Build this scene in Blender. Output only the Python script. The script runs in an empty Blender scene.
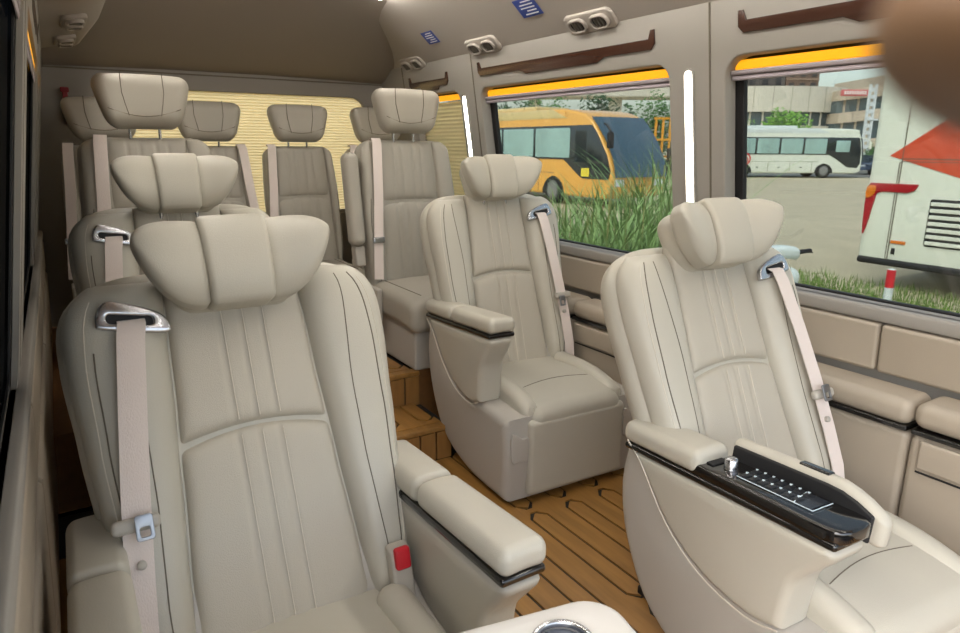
import bpy, bmesh, math, random
from mathutils import Vector, Matrix
import numpy as np
random.seed(7)
S = bpy.context.scene
COL = S.collection
PI = math.pi

# ------------------------------------------------------------------ camera, world, sun, exposure
FPX = 662.0; CX, CY = 480.0, 316.5
CAM = np.array([0.0, 0.0, 1.30])
def _axes(vy=(50, 143), vx=(1560, 153)):
    d = lambda p: np.array([p[0]-CX, p[1]-CY, FPX])
    y = d(vy); y /= np.linalg.norm(y)
    x = d(vx); x -= y*(x@y); x /= np.linalg.norm(x)
    return np.stack([x, y, np.cross(x, y)])
RW = _axes()
cd = bpy.data.cameras.new('camera'); co = bpy.data.objects.new('camera', cd); COL.objects.link(co)
cd.sensor_width = 36.0; cd.lens = FPX/960*36; cd.clip_start = 0.01; cd.clip_end = 500
m = Matrix.Identity(4)
for i in range(3):
    m[i][0] = RW[i, 0]; m[i][1] = -RW[i, 1]; m[i][2] = -RW[i, 2]; m[i][3] = CAM[i]
co.matrix_world = m
cd.dof.use_dof = True; cd.dof.focus_distance = 2.0; cd.dof.aperture_fstop = 8.5
S.camera = co
def hit(px, py, axis, val):
    v = RW @ np.array([px-CX, py-CY, FPX]); t = (val-CAM[axis])/v[axis]
    return CAM + v*t

W = bpy.data.worlds.new('sky'); S.world = W; W.use_nodes = True
nt = W.node_tree; bg = nt.nodes['Background']
sky = nt.nodes.new('ShaderNodeTexSky'); sky.sky_type = 'NISHITA'; sky.sun_disc = False
sky.sun_elevation = math.radians(48); sky.sun_rotation = math.radians(250); sky.dust_density = 3.0; sky.air_density = 1.2; sky.ozone_density = 1.0
hs = nt.nodes.new('ShaderNodeHueSaturation'); hs.inputs['Saturation'].default_value = 0.6
nt.links.new(sky.outputs[0], hs.inputs['Color']); nt.links.new(hs.outputs[0], bg.inputs['Color'])
bg.inputs['Strength'].default_value = 0.36
sl = bpy.data.lights.new('sun', 'SUN'); so = bpy.data.objects.new('sun', sl); COL.objects.link(so)
sl.energy = 1.3; sl.angle = math.radians(12); sl.color = (1, .93, .82)
so.rotation_euler = Vector((.62, -.05, -1.0)).to_track_quat('-Z', 'Y').to_euler(); so.location = (-20, -5, 30)
S.view_settings.view_transform = 'Standard'; S.view_settings.look = 'None'
S.view_settings.gamma = 1.0; S.view_settings.use_curve_mapping = False
S.view_settings.exposure = 0.92

# ------------------------------------------------------------------ materials
def lin(c):
    return tuple(((v/255)/12.92 if v/255 <= .04045 else ((v/255+.055)/1.055)**2.4) for v in c) + (1,)
MATS = {}
def mat(name, c, rough=.5, metal=0, noise=0, nscale=20, bump=0, bscale=200, emit=0, coat=0, spec=.5, voro=False, stretch=None, dark=.6):
    if name in MATS: return MATS[name]
    mm = bpy.data.materials.new(name); mm.use_nodes = True; n = mm.node_tree; b = n.nodes['Principled BSDF']
    col = lin(c)
    b.inputs['Base Color'].default_value = col; b.inputs['Roughness'].default_value = rough; b.inputs['Metallic'].default_value = metal
    b.inputs['Coat Weight'].default_value = coat; b.inputs['Specular IOR Level'].default_value = spec
    tc = n.nodes.new('ShaderNodeTexCoord'); src = tc.outputs['Object']
    if stretch:
        mp = n.nodes.new('ShaderNodeMapping'); mp.inputs['Scale'].default_value = stretch
        n.links.new(src, mp.inputs[0]); src = mp.outputs[0]
    if noise:
        t = n.nodes.new('ShaderNodeTexNoise'); t.inputs['Scale'].default_value = nscale; t.inputs['Detail'].default_value = 5
        n.links.new(src, t.inputs['Vector'])
        r = n.nodes.new('ShaderNodeMixRGB'); r.inputs[1].default_value = tuple(v*(1-noise*dark) for v in col[:3])+(1,)
        r.inputs[2].default_value = tuple(min(1, v*(1+noise*.7)) for v in col[:3])+(1,)
        n.links.new(t.outputs['Fac'], r.inputs[0]); n.links.new(r.outputs[0], b.inputs['Base Color'])
    if bump:
        if voro:
            t = n.nodes.new('ShaderNodeTexVoronoi'); t.inputs['Scale'].default_value = bscale; o = t.outputs['Distance']
        else:
            t = n.nodes.new('ShaderNodeTexNoise'); t.inputs['Scale'].default_value = bscale; t.inputs['Detail'].default_value = 3; o = t.outputs['Fac']
        n.links.new(src, t.inputs['Vector'])
        bp = n.nodes.new('ShaderNodeBump'); bp.inputs['Strength'].default_value = bump; bp.inputs['Distance'].default_value = .002
        n.links.new(o, bp.inputs['Height']); n.links.new(bp.outputs[0], b.inputs['Normal'])
    if emit:
        b.inputs['Emission Color'].default_value = col; b.inputs['Emission Strength'].default_value = emit
    MATS[name] = mm; return mm
def glass(name, tint, gloss=.06):
    mm = bpy.data.materials.new(name); mm.use_nodes = True; n = mm.node_tree; n.nodes.remove(n.nodes['Principled BSDF'])
    o = n.nodes['Material Output']; t = n.nodes.new('ShaderNodeBsdfTransparent'); t.inputs[0].default_value = tint+(1,)
    g = n.nodes.new('ShaderNodeBsdfGlossy'); g.inputs['Roughness'].default_value = .02
    x = n.nodes.new('ShaderNodeMixShader'); x.inputs[0].default_value = gloss
    n.links.new(t.outputs[0], x.inputs[1]); n.links.new(g.outputs[0], x.inputs[2]); n.links.new(x.outputs[0], o.inputs[0])
    MATS[name] = mm; return mm
LEA = mat('leather_beige', (184, 179, 166), .42, bump=.25, bscale=420, noise=.06, nscale=6)
LEAP = mat('leather_perforated', (182, 175, 161), .5, bump=.3, bscale=520, voro=True)
LEAD = mat('leather_taupe', (168, 156, 140), .45, bump=.25, bscale=420, noise=.06, nscale=6)
LEA_SHADED = mat('leather_beige_shaded', (168, 162, 150), .5, bump=.25, bscale=420, noise=.05, nscale=6)  # same beige leather, darkened to imitate the dimmer rear of the cabin
SHELL = mat('hard_shell', (176, 171, 163), .5, bump=.08, bscale=600)
THREAD = mat('stitch_thread', (205, 198, 184), .7)
SEAM = mat('seam_dark', (104, 96, 84), .8)
BLACK = mat('gloss_black', (18, 17, 17), .12, coat=.6)
DARK = mat('matte_black', (22, 22, 24), .6)
CHROME = mat('chrome', (200, 201, 205), .27, metal=1)
BELT = mat('belt_webbing', (224, 211, 204), .75, bump=.5, bscale=500, stretch=(1, 1, .15))
BPLA = mat('belt_plastic', (176, 170, 160), .45)
RED = mat('buckle_red', (196, 30, 44), .35)
WALLM = mat('wall_trim', (150, 145, 138), .6, bump=.1, bscale=500)
CEILM = mat('ceiling_cloth', (144, 134, 126), .85, bump=.2, bscale=900, noise=.05, nscale=3)
SOFM = mat('soffit_cloth', (168, 160, 152), .8, bump=.2, bscale=900)
WALN = mat('walnut', (66, 40, 30), .25, noise=.5, nscale=9, stretch=(1, .12, 1), coat=.5)
WOOD = mat('floor_wood', (150, 109, 56), .38, noise=.85, nscale=10, stretch=(3, .35, 3), coat=.15)
WOODR = mat('riser_wood', (146, 105, 56), .4, noise=.5, nscale=14, stretch=(3, 3, .4), coat=.15)
AMBER = mat('amber_led', (255, 176, 26), .5, emit=.46)
LEDW = mat('white_led', (255, 252, 240), .5, emit=6)
LEDC = mat('ceiling_led', (255, 250, 240), .5, emit=22)
SHADE = mat('roller_shade', (158, 148, 150), .7)
GLS = glass('tinted_glass', (.50, .525, .51), .04)
GLD = glass('privacy_glass', (.03, .032, .035), .08)

# ------------------------------------------------------------------ helpers
def tag(o, label=None, cat=None, group=None, kind=None):
    if label: o['label'] = label
    if cat: o['category'] = cat
    if group: o['group'] = group
    if kind: o['kind'] = kind
    return o
def empty(name, loc=(0, 0, 0), rz=0, label=None, cat=None, group=None):
    o = bpy.data.objects.new(name, None); COL.objects.link(o); o.location = loc; o.rotation_euler = (0, 0, rz)
    o.empty_display_size = .1
    return tag(o, label, cat, group)
def obj(name, me, mt, parent=None, smooth=True, ang=40):
    if smooth:
        for p in me.polygons: p.use_smooth = True
        if ang: me.set_sharp_from_angle(angle=math.radians(ang))
    if mt and not me.materials: me.materials.append(mt)
    o = bpy.data.objects.new(name, me); COL.objects.link(o)
    if parent: o.parent = parent
    return o
def mesh(verts, faces, name='m'):
    me = bpy.data.meshes.new(name); me.from_pydata([tuple(v) for v in verts], [], faces); me.update()
    return me
def fixn(me):
    bm = bmesh.new(); bm.from_mesh(me); bmesh.ops.recalc_face_normals(bm, faces=bm.faces); bm.to_mesh(me); bm.free(); return me
def axs(h, r, n, k=4):
    a = [h-r+r*math.tan(i/k*PI/4) for i in range(k+1)]
    mid = [-(h-r)+2*(h-r)*i/n for i in range(1, n)]
    return [-v for v in reversed(a)] + mid + a
def rbox(size, r, n=(6, 6, 6), fn=None, c=(0, 0, 0), k=4):
    h = [s/2 for s in size]; r = min(r, min(h)*.999)
    A = [axs(h[i], r, max(1, n[i]), k) for i in range(3)]
    V = []; F = []; idx = {}
    def vid(p):
        key = tuple(round(v, 6) for v in p)
        if key in idx: return idx[key]
        q = [max(-(h[i]-r), min(h[i]-r, p[i])) for i in range(3)]
        d = [p[i]-q[i] for i in range(3)]; L = math.sqrt(sum(v*v for v in d)) or 1
        o = [q[i]+r*d[i]/L for i in range(3)]
        o = [o[i]+c[i] for i in range(3)]
        if fn: o = fn(*o)
        idx[key] = len(V); V.append(o); return idx[key]
    for ax in range(3):
        u, w = (ax+1) % 3, (ax+2) % 3
        for sgn in (-1, 1):
            for i in range(len(A[u])-1):
                for j in range(len(A[w])-1):
                    f = []
                    for (a, b) in ((i, j), (i+1, j), (i+1, j+1), (i, j+1)):
                        p = [0, 0, 0]; p[ax] = sgn*h[ax]; p[u] = A[u][a]; p[w] = A[w][b]; f.append(vid(p))
                    if sgn < 0: f.reverse()
                    F.append(f)
    return mesh(V, F)
def box(x0, x1, y0, y1, z0, z1, b=0):
    if b: return rbox((x1-x0, y1-y0, z1-z0), b, (1, 1, 1), None, ((x0+x1)/2, (y0+y1)/2, (z0+z1)/2), 3)
    v = [(x, y, z) for x in (x0, x1) for y in (y0, y1) for z in (z0, z1)]
    return mesh(v, [(0, 1, 3, 2), (4, 6, 7, 5), (0, 4, 5, 1), (2, 3, 7, 6), (0, 2, 6, 4), (1, 5, 7, 3)])
def tube(pts, r, n=8, cap=True):
    pts = [Vector(p) for p in pts]; V = []; F = []
    rr = r if isinstance(r, (list, tuple)) else [r]*len(pts)
    up = Vector((0, 0, 1)); prev = None
    for i, p in enumerate(pts):
        t = (pts[min(i+1, len(pts)-1)]-pts[max(i-1, 0)]).normalized()
        if prev is None:
            a = t.cross(up) if abs(t.dot(up)) < .95 else t.cross(Vector((1, 0, 0)))
        else: a = prev - t*prev.dot(t)
        a.normalize(); prev = a; b = t.cross(a)
        for k in range(n):
            an = 2*PI*k/n; V.append(p+(a*math.cos(an)+b*math.sin(an))*rr[i])
    for i in range(len(pts)-1):
        for k in range(n):
            F.append((i*n+k, i*n+(k+1) % n, (i+1)*n+(k+1) % n, (i+1)*n+k))
    if cap:
        F.append(tuple(range(n-1, -1, -1))); F.append(tuple((len(pts)-1)*n+k for k in range(n)))
    return fixn(mesh(V, F))
def joinm(ms):
    bm = bmesh.new()
    for q in ms: bm.from_mesh(q)
    me = bpy.data.meshes.new('j'); bm.to_mesh(me); bm.free(); return me
def xf(me, f):
    for v in me.vertices: v.co = f(*v.co)
    me.update(); return me
def plate(loops, thick, bev=0, f=None, res=2):
    """flat plate with holes: loops of (a,b); thickness centred on c=0"""
    cu = bpy.data.curves.new('c', 'CURVE'); cu.dimensions = '2D'; cu.fill_mode = 'BOTH'
    cu.extrude = max(thick/2-bev, 1e-4); cu.bevel_depth = bev; cu.bevel_resolution = res; cu.offset = -bev
    for lp in loops:
        sp = cu.splines.new('POLY'); sp.points.add(len(lp)-1); sp.use_cyclic_u = True
        for i, (a, b) in enumerate(lp): sp.points[i].co = (a, b, 0, 1)
    o = bpy.data.objects.new('tmp', cu); COL.objects.link(o)
    dg = bpy.context.evaluated_depsgraph_get()
    me = bpy.data.meshes.new_from_object(o.evaluated_get(dg))
    bpy.data.objects.remove(o); bpy.data.curves.remove(cu)
    me.materials.clear()
    bm = bmesh.new(); bm.from_mesh(me); bmesh.ops.remove_doubles(bm, verts=bm.verts, dist=1e-5)
    bmesh.ops.recalc_face_normals(bm, faces=bm.faces); bm.to_mesh(me); bm.free()
    if f: xf(me, f)
    return me
def rrect(a0, a1, b0, b1, r, n=6):
    out = []
    for (cx, cy, s) in ((a1-r, b1-r, 0), (a0+r, b1-r, 1), (a0+r, b0+r, 2), (a1-r, b0+r, 3)):
        for i in range(n+1):
            t = (s+i/n)*PI/2; out.append((cx+r*math.cos(t), cy+r*math.sin(t)))
    return out
def smoothpoly(pts, n=4):
    """closed Catmull-Rom through pts; a point given as (a,b,'s') stays a sharp corner"""
    out = []; N = len(pts)
    for i in range(N):
        p0, p1, p2, p3 = (pts[(i+j-1) % N] for j in range(4))
        a0 = p1 if len(p1) > 2 else p0; a3 = p2 if len(p2) > 2 else p3
        for k in range(n):
            t = k/n
            out.append(tuple(.5*(2*p1[d]+(p2[d]-a0[d])*t+(2*a0[d]-5*p1[d]+4*p2[d]-a3[d])*t*t+(3*p1[d]-a0[d]-3*p2[d]+a3[d])*t**3) for d in (0, 1)))
    return out
def lerp_tab(tab, v):
    if v <= tab[0][0]: return tab[0][1]
    for (a, b), (c, d) in zip(tab, tab[1:]):
        if v <= c:
            t = (v-a)/(c-a); t = t*t*(3-2*t)*.5+t*.5
            return b+(d-b)*t
    return tab[-1][1]
def pillow(mp, T, back, nu=18, nv=24, p=4.0, extra=None, q=2.0, pt=None):
    """closed cushion patch: mp(s,t)->(u,v,w0); front rises by T, back drops by `back`; returns verts in (u,v,w)"""
    V = []; F = []; n1, n2 = nu+1, nv+1
    S_ = [math.sin(PI/2*(-1+2*i/nu)) for i in range(n1)]; T_ = [math.sin(PI/2*(-1+2*j/nv)) for j in range(n2)]
    def bl(s, t): return (max(0, 1-abs(s)**p)*max(0, 1-abs(t)**(pt or p)))**(1/q)
    for side in (1, -1):
        for j in range(n2):
            for i in range(n1):
                s, t = S_[i], T_[j]; u, v, w0 = mp(s, t); b = bl(s, t)
                w = w0 + (T*b if side > 0 else -back*b)
                if side > 0 and extra: w += extra(u, v)*b
                V.append((u, v, w))
    off = n1*n2
    for j in range(nv):
        for i in range(nu):
            a = j*n1+i; F.append((a, a+1, a+n1+1, a+n1)); a += off; F.append((a, a+n1, a+n1+1, a+1))
    me = mesh(V, F); bm = bmesh.new(); bm.from_mesh(me)
    bmesh.ops.remove_doubles(bm, verts=bm.verts, dist=1e-5); bmesh.ops.recalc_face_normals(bm, faces=bm.faces)
    bm.to_mesh(me); bm.free(); return me
def strap(pts, side, w, th=.0025):
    """webbing ribbon through pts, width along `side`"""
    P = [Vector(p) for p in pts]; V = []; F = []
    for i, p in enumerate(P):
        t = (P[min(i+1, len(P)-1)]-P[max(i-1, 0)]).normalized(); sd = Vector(side); sd = (sd-t*sd.dot(t)).normalized(); nn = t.cross(sd)
        for a, b in ((-1, -1), (1, -1), (1, 1), (-1, 1)): V.append(p+sd*a*w/2+nn*b*th/2)
    for i in range(len(P)-1):
        for k in range(4): F.append((i*4+k, i*4+(k+1) % 4, i*4+4+(k+1) % 4, i*4+4+k))
    F.append((3, 2, 1, 0)); L = (len(P)-1)*4; F.append((L, L+1, L+2, L+3))
    return fixn(mesh(V, F))

# ------------------------------------------------------------------ the van: shell
YR = 4.30                                   # rear wall
def XR(z): return 2.05-.15*(z-.83)
def XL(z): return -.115+.15*(z-.83)
def WR(a, b, c): return (XR(b)+c, a, b)     # wall plates: a = along the van, b = height, c = outwards
def WL(a, b, c): return (XL(b)-c*.22, a, b)     # the far-side trim is slim: glass almost flush
def struct(o): o['kind'] = 'structure'; return o
WINS = [(-.70, 1.555, .842, 1.592, .07), (1.80, 3.09, .842, 1.592, .06), (3.30, 3.86, .90, 1.592, .06)]
for nm, Wf, Y0 in (('right', WR, -1.2), ('left', WL, .25)):
    WIN_ = [(.36,)+WINS[0][1:]]+WINS[1:] if nm == 'left' else WINS
    wl = struct(obj('wall_'+nm, plate([[(Y0, .80), (YR, .80), (YR, 1.77), (Y0, 1.77)]]+[rrect(*w) for w in WIN_], .06, .006, lambda a, b, c, Wf=Wf: Wf(a, b, c+.03)), WALLM, ang=30))
    # thin upright joints between the trim panels
    for yy in (1.615, 3.14, 3.96):
        obj('panel_joint', plate([[(yy-.003, 1.60), (yy+.003, 1.60), (yy+.003, 1.765), (yy-.003, 1.765)]] , .003, 0, lambda a, b, c, Wf=Wf: Wf(a, b, c-.0012)), SEAM, wl)
        obj('panel_joint', plate([[(yy-.003, .85), (yy+.003, .85), (yy+.003, 1.60), (yy-.003, 1.60)]] , .003, 0, lambda a, b, c, Wf=Wf: Wf(a, b, c-.0012)), SEAM, wl)
    for i, w in enumerate(WIN_):
        a0, a1, b0, b1, r = w
        g = struct(empty('window_%d' % (i+1+(3 if nm == 'left' else 0)), Wf((a0+a1)/2, b0, .04)))
        L = Vector(g.location)
        sub = lambda f, L=L: (lambda a, b, c: tuple(Vector(f(a, b, c))-L))
        obj('glass', plate([rrect(a0-.03, a1+.03, b0-.03, b1+.03, r)], .004, 0, sub(lambda a, b, c, Wf=Wf: Wf(a, b, c+.085))), GLS if nm == 'right' else GLD, g)
        obj('gasket', plate([rrect(a0-.035, a1+.035, b0-.035, b1+.035, r), rrect(a0+.03, a1-.03, b0+.006, b1-.03, r*.6)], .022, .003, sub(lambda a, b, c, Wf=Wf: Wf(a, b, c+.072))), DARK, g)
    if nm == 'right':
        # pillar light strips, amber header strips, roller shades
        for yy, lab in ((1.705, 'vertical white light strip on the pillar beside the seat near the wide window'), (3.245, 'vertical white light strip on the pillar next to the pleated side blind')):
            t = tag(empty('pillar_light', WR(yy, 1.0, 0)), lab, 'light', 'pillar light strips'); L = Vector(t.location)
            obj('diffuser', plate([rrect(yy-.016, yy+.016, 1.0, 1.56, .015)], .008, .002, lambda a, b, c, L=L: tuple(Vector(WR(a, b, c-.004))-L)), LEDW, t)
            obj('channel', plate([rrect(yy-.024, yy+.024, .992, 1.568, .023), rrect(yy-.017, yy+.017, .999, 1.561, .016)], .01, .002, lambda a, b, c, L=L: tuple(Vector(WR(a, b, c-.003))-L)), WALLM, t)
    labs = ['above the window looking on the white bus rear', 'above the window looking on the yellow coach', 'above the pleated side blind'] if nm == 'right' else ['over the nearest dark window of the far-side wall', 'over the second dark window of the dark-glass wall', 'over the last dark window by the rear wall']
    for i, (a0, a1, b0, b1, r) in enumerate(WIN_):
        t = obj('amber_light_strip', plate([[(a0+.01, b1-.040), (a1-.01, b1-.040), (a1-.01, b1-.010), (a0+.01, b1-.010)]], .012, .004, lambda a, b, c, Wf=Wf: Wf(a, b, c+.046)), AMBER)
        tag(t, 'glowing amber light strip '+labs[i], 'light', 'amber window strips')
        if i < 2:
            t = empty('roller_shade', Wf((a0+a1)/2, b1-.09, .035), 0, 'rolled-up mauve grey shade '+labs[i], 'shade', 'rolled shades'); L = Vector(t.location)
            fm = lambda o: (lambda a, b, c, L=L, Wf=Wf, o=o: tuple(Vector(Wf(a, b, c+o))-L))
            obj('cassette', plate([[(a0+.004, b1-.058), (a1-.004, b1-.058), (a1-.004, b1-.042), (a0+.004, b1-.042)]], .034, .006, fm(.040)), SHADE, t)
            obj('bottom_bar', plate([[(a0+.004, b1-.074), (a1-.004, b1-.074), (a1-.004, b1-.059), (a0+.004, b1-.059)]], .02, .006, fm(.040)), mat('shade_bar', (186, 176, 184), .5), t)
Y0 = -1.2
# walnut inlays over the windows
def inlay(a0, a1, z, Wf, lab):
    l = a1-a0; d = lambda t: a0+l*t
    lp = [(d(0), z+.030), (d(0)+.018, z+.030), (d(0)+.03, z), (d(1)-.03, z), (d(1)-.018, z+.030), (d(1), z+.030), (d(1), z-.018), (d(1)-.02, z-.038),
          (d(.70), z-.038), (d(.66), z-.056), (d(.26), z-.056), (d(.22), z-.038), (d(0)+.02, z-.038), (d(0), z-.018)]
    tag(obj('wood_inlay', plate([lp], .008, .002, lambda a, b, c: Wf(a, b, c-.003)), WALN), lab, 'trim', 'walnut wall inlays')
inlay(.35, 1.50, 1.693, WR, 'dark walnut inlay strip above the window with the white bus')
inlay(1.86, 3.08, 1.685, WR, 'dark walnut inlay strip above the window with the yellow coach')
inlay(3.40, 3.88, 1.668, WR, 'short dark walnut inlay above the pleated side blind')
inlay(1.86, 3.05, 1.685, WL, 'dark walnut inlay strip above the dark window')

# lower walls: leather panels, padded ledge with black line
def lower(nm, sgn, XW):
    Y0 = -1.2 if sgn > 0 else .25
    f = lambda off: (lambda a, b, c: (XW(.83)-sgn*off+sgn*c+sgn*.06*(.83-b), a, b))
    wl = bpy.data.objects['wall_'+nm]
    low = struct(obj('wall_lower_'+nm, plate([[(Y0, .0), (YR, .0), (YR, .82), (Y0, .82)]], .03, .004, f(-.035)), WALLM))
    # sill cap
    obj('sill_cap', plate([[(Y0, .795), (YR, .795), (YR, .842), (Y0, .842)]], .05, .012, f(-.005)), WALLM, low)
    cuts = [Y0, .98, 2.10, 3.2, YR-.02] if sgn > 0 else [Y0, 1.55, 2.7, YR-.02]
    for a, b in zip(cuts, cuts[1:]):
        obj('upper_panel', plate([rrect(a+.003, b-.003, .640, .792, .012)], .04, .012, f(0)), LEAD, low)
        if sgn < 0:
            obj('lower_panel', plate([rrect(a+.003, b-.003, .10, .622, .012)], .05, .015, f(.0)), LEAD, low)
    if sgn > 0:
        for k, (a, b) in enumerate([(Y0, .80), (.805, 2.25), (2.255, 2.75)]):
            t = empty('side_ledge', (1.98, (a+b)/2, 0), 0, ['padded beige ledge with pull-out drawer front under the wide window', 'long padded beige ledge running along the wall beside the window seats', 'short padded ledge end next to the steps'][k], 'ledge')
            L = Vector(t.location); mv = lambda me, L=L: xf(me, lambda x, y, z: (x-L.x, y-L.y, z-L.z))
            dz = .006 if k == 0 else 0
            obj('pad', mv(rbox((.145, b-a, .075), .03, (2, 8, 1), None, (1.980, (a+b)/2, .588+dz))), LEAD, t)
            obj('black_line', mv(box(1.909, 2.03, a+.004, b-.004, .538, .552, .004)), BLACK, t)
            obj('body', mv(rbox((.12, b-a, .50), .02, (1, 4, 3), None, (1.978, (a+b)/2, .285))), LEAD, t)
            if k == 0:
                dr = obj('drawer_front', mv(rbox((.02, .75, .085), .009, (1, 3, 1), None, (1.917, .395, .485))), LEAD, t)
                obj('drawer_gap', mv(box(1.913, 1.922, .02, .77, .432, .436)), DARK, dr)
            if k == 1:
                dr = obj('drawer_front', mv(rbox((.02, .5, .085), .009, (1, 3, 1), None, (1.917, 1.98, .485))), LEAD, t)
                obj('drawer_gap', mv(box(1.913, 1.922, 1.74, 2.22, .432, .436)), DARK, dr)
lower('right', 1, XR); lower('left', -1, XL)

# ceiling: flat middle, sloping rear, soffits
ZC = 2.09
def strip_mesh(rows):
    n = len(rows[0]); V = [p for r in rows for p in r]; F = []
    for i in range(len(rows)-1):
        for j in range(n-1): F.append((i*n+j, i*n+j+1, (i+1)*n+j+1, (i+1)*n+j))
    return mesh(V, F)
def zc(y):
    t = max(0, min(1, (y-3.2)/1.08)); return ZC-.40*t**1.25
rows = [[(x, y, zc(y)+.012*(1-((x-.97)/.9)**2)) for x in np.linspace(.02, 1.93, 13)] for y in [Y0, 1.0, 2.3]+list(np.linspace(3.2, 4.32, 14))]
ce = struct(obj('ceiling', strip_mesh(rows), CEILM, ang=60))
obj('roof_skin', box(-.12, 2.06, Y0, YR+.1, 2.115, 2.13), CEILM, ce)
def soffit(nm, pts_fn):
    rows = [pts_fn(y) for y in np.linspace(Y0, YR, 60)]
    return struct(obj('ceiling_soffit_'+nm, strip_mesh(rows), SOFM, ang=60))
def prof_r(y):
    k = max(0, y-3.62)/.45; xi = min(1.90, 1.56+.34*k); zi = min(2.05-.26*min(1, k), zc(y)+.03); zi = max(zi, 1.765)
    out = [(1.925+(xi-1.925)*t, y, 1.752+(zi-1.752)*t+.015*math.sin(PI*t)) for t in np.linspace(0, 1, 10)]
    return out+[(xi-.004, y, zi+.07)]
def prof_l(y):
    k = min(1, max(0, y-3.5)/.6)
    base = [(.005, 1.752), (.04, 1.757), (.09, 1.764), (.14, 1.772), (.185, 1.782), (.22, 1.797), (.245, 1.82), (.258, 1.85), (.262, 1.90), (.262, 1.98), (.262, 2.09)]
    return [(px*(1-.25*k), y, 1.752+(pz-1.752)*(1-.55*k*(px > .2))) for px, pz in base]
sr = soffit('right', prof_r); slf = soffit('left', prof_l)
for nm, xx, lab in (('r', 1.540, 'long white ceiling light strip along the soffit with the blue stickers'), ('l', .285, 'long white ceiling light strip along the soffit over the dark-glass wall')):
    t = empty('ceiling_light', (xx, 1.2, 2.042), 0, lab, 'light', 'ceiling light strips')
    obj('diffuser', box(-.016, .016, -1.5, 2.41, -.010, .006, .004), LEDC, t)
    obj('housing', box(-.024, .024, -1.51, 2.42, .003, .03), WALLM, t)
def sz(y, t):
    p = prof_r(y); i = t*9; k = int(i); f_ = i-k; a, b = Vector(p[k]), Vector(p[min(k+1, 9)]); return a+(b-a)*f_
def sof_frame(y, t, prof):
    p = prof(y); i = t*9; k = int(min(i, 8)); a, b = Vector(p[k]), Vector(p[k+1]); P = a+(b-a)*(i-k); ax = (b-a).normalized()
    ydir = Vector((0, 1, 0)); n = ax.cross(ydir).normalized()
    if n.z > 0: n = -n
    return P, ax, ydir, n
def vent(y, t, prof, lab):
    P, ax, yd, n = sof_frame(y, t, prof)
    e = empty('air_vent', P, 0, lab, 'vent', 'air vents on the soffit')
    f = lambda a, b, c: tuple(ax*a+yd*b+n*c)
    obj('plate', plate([rrect(-.045, .045, -.14, .14, .03)], .02, .006, lambda a, b, c: f(a, b, c+.004)), SOFM, e)
    for yy in (-.065, .065):
        ring = obj('nozzle', plate([rrect(-.032, .032, yy-.05, yy+.05, .03), rrect(-.022, .022, yy-.04, yy+.04, .02)], .022, .004, lambda a, b, c: f(a, b, c+.016)), SOFM, e)
        obj('grille', plate([rrect(-.022, .022, yy-.04, yy+.04, .02)], .004, 0, lambda a, b, c: f(a, b, c+.015)), DARK, ring)
        for q in (-.018, 0, .018):
            obj('slat', plate([[(-.020, yy+q-.003), (.020, yy+q-.003), (.020, yy+q+.003), (-.020, yy+q+.003)]], .012, 0, lambda a, b, c: f(a, b, c+.019)), mat('vent_slat', (110, 104, 96), .6), ring)
for y, lab in ((2.18, 'beige twin air vent on the soffit above the wood inlay beside the larger blue sticker'), (2.98, 'beige twin air vent between the two blue stickers and the wall'), (3.78, 'beige twin air vent in the rear corner of the soffit')):
    vent(y, .10, prof_r, lab)
vent(3.25, .33, prof_l, 'beige twin air vent on the soffit over the dark-glass wall, closer to the front')
vent(3.85, .33, prof_l, 'beige twin air vent on the soffit over the dark-glass wall, near the rear wall')
BLUE = mat('sticker_blue', (38, 66, 150), .4); STW = mat('sticker_white', (226, 230, 240), .5)
def sticker(y, t, s, lab):
    P, ax, yd, n = sof_frame(y, t, prof_r); e = empty('sticker', P, 0, lab, 'sticker', 'blue notice stickers')
    f = lambda a, b, c: tuple(ax*a+yd*b+n*c)
    obj('paper', plate([[(-s*.8, -s*1.25), (s*.8, -s*1.25), (s*.8, s*1.25), (-s*.8, s*1.25)]], .002, 0, lambda a, b, c: f(a, b, c+.002)), BLUE, e)
    bars = []
    for k, (w0, w1) in enumerate(((-.7, .3), (-.7, .6), (-.7, .65), (-.7, .2), (-.7, .55))):
        a = s*(.56-.28*k)
        bars.append(plate([[(a-.045*s, w0*s*1.25), (a+.045*s, w0*s*1.25), (a+.045*s, w1*s*1.25), (a-.045*s, w1*s*1.25)]], .001, 0, lambda a, b, c: f(a, b, c+.0035)))
    obj('print', joinm(bars), STW, e)
sticker(2.48, .36, .056, 'larger blue square notice sticker with white lines on the soffit')
sticker(3.38, .33, .048, 'smaller blue notice sticker with white lines nearer the rear wall')

# rear wall with blind
def RWm(a, b, c): return (a, YR+c, b)
rw = struct(obj('wall_rear', plate([[(-.15, .0), (2.05, .0), (2.05, 1.80), (-.15, 1.80)], rrect(.26, 1.80, .86, 1.60, .09)], .05, .006, lambda a, b, c: RWm(a, b, c+.025)), mat('rear_trim', (142, 136, 130), .7, bump=.1, bscale=500)))
obj('header_joint', box(0.0, 1.93, YR-.004, YR+.002, 1.682, 1.690), SEAM, rw)
PLEAT = mat('pleated_cloth', (236, 220, 178), .8, bump=.1, bscale=600)
for _m in (PLEAT,):
    n = _m.node_tree; b = n.nodes['Principled BSDF']; b.inputs['Transmission Weight'].default_value = 0
    tr = n.nodes.new('ShaderNodeBsdfTranslucent'); tr.inputs[0].default_value = lin((252, 228, 170)); mx = n.nodes.new('ShaderNodeMixShader'); mx.inputs[0].default_value = .5
    n.links.new(b.outputs[0], mx.inputs[1]); n.links.new(tr.outputs[0], mx.inputs[2]); n.links.new(mx.outputs[0], n.nodes['Material Output'].inputs[0])
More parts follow.
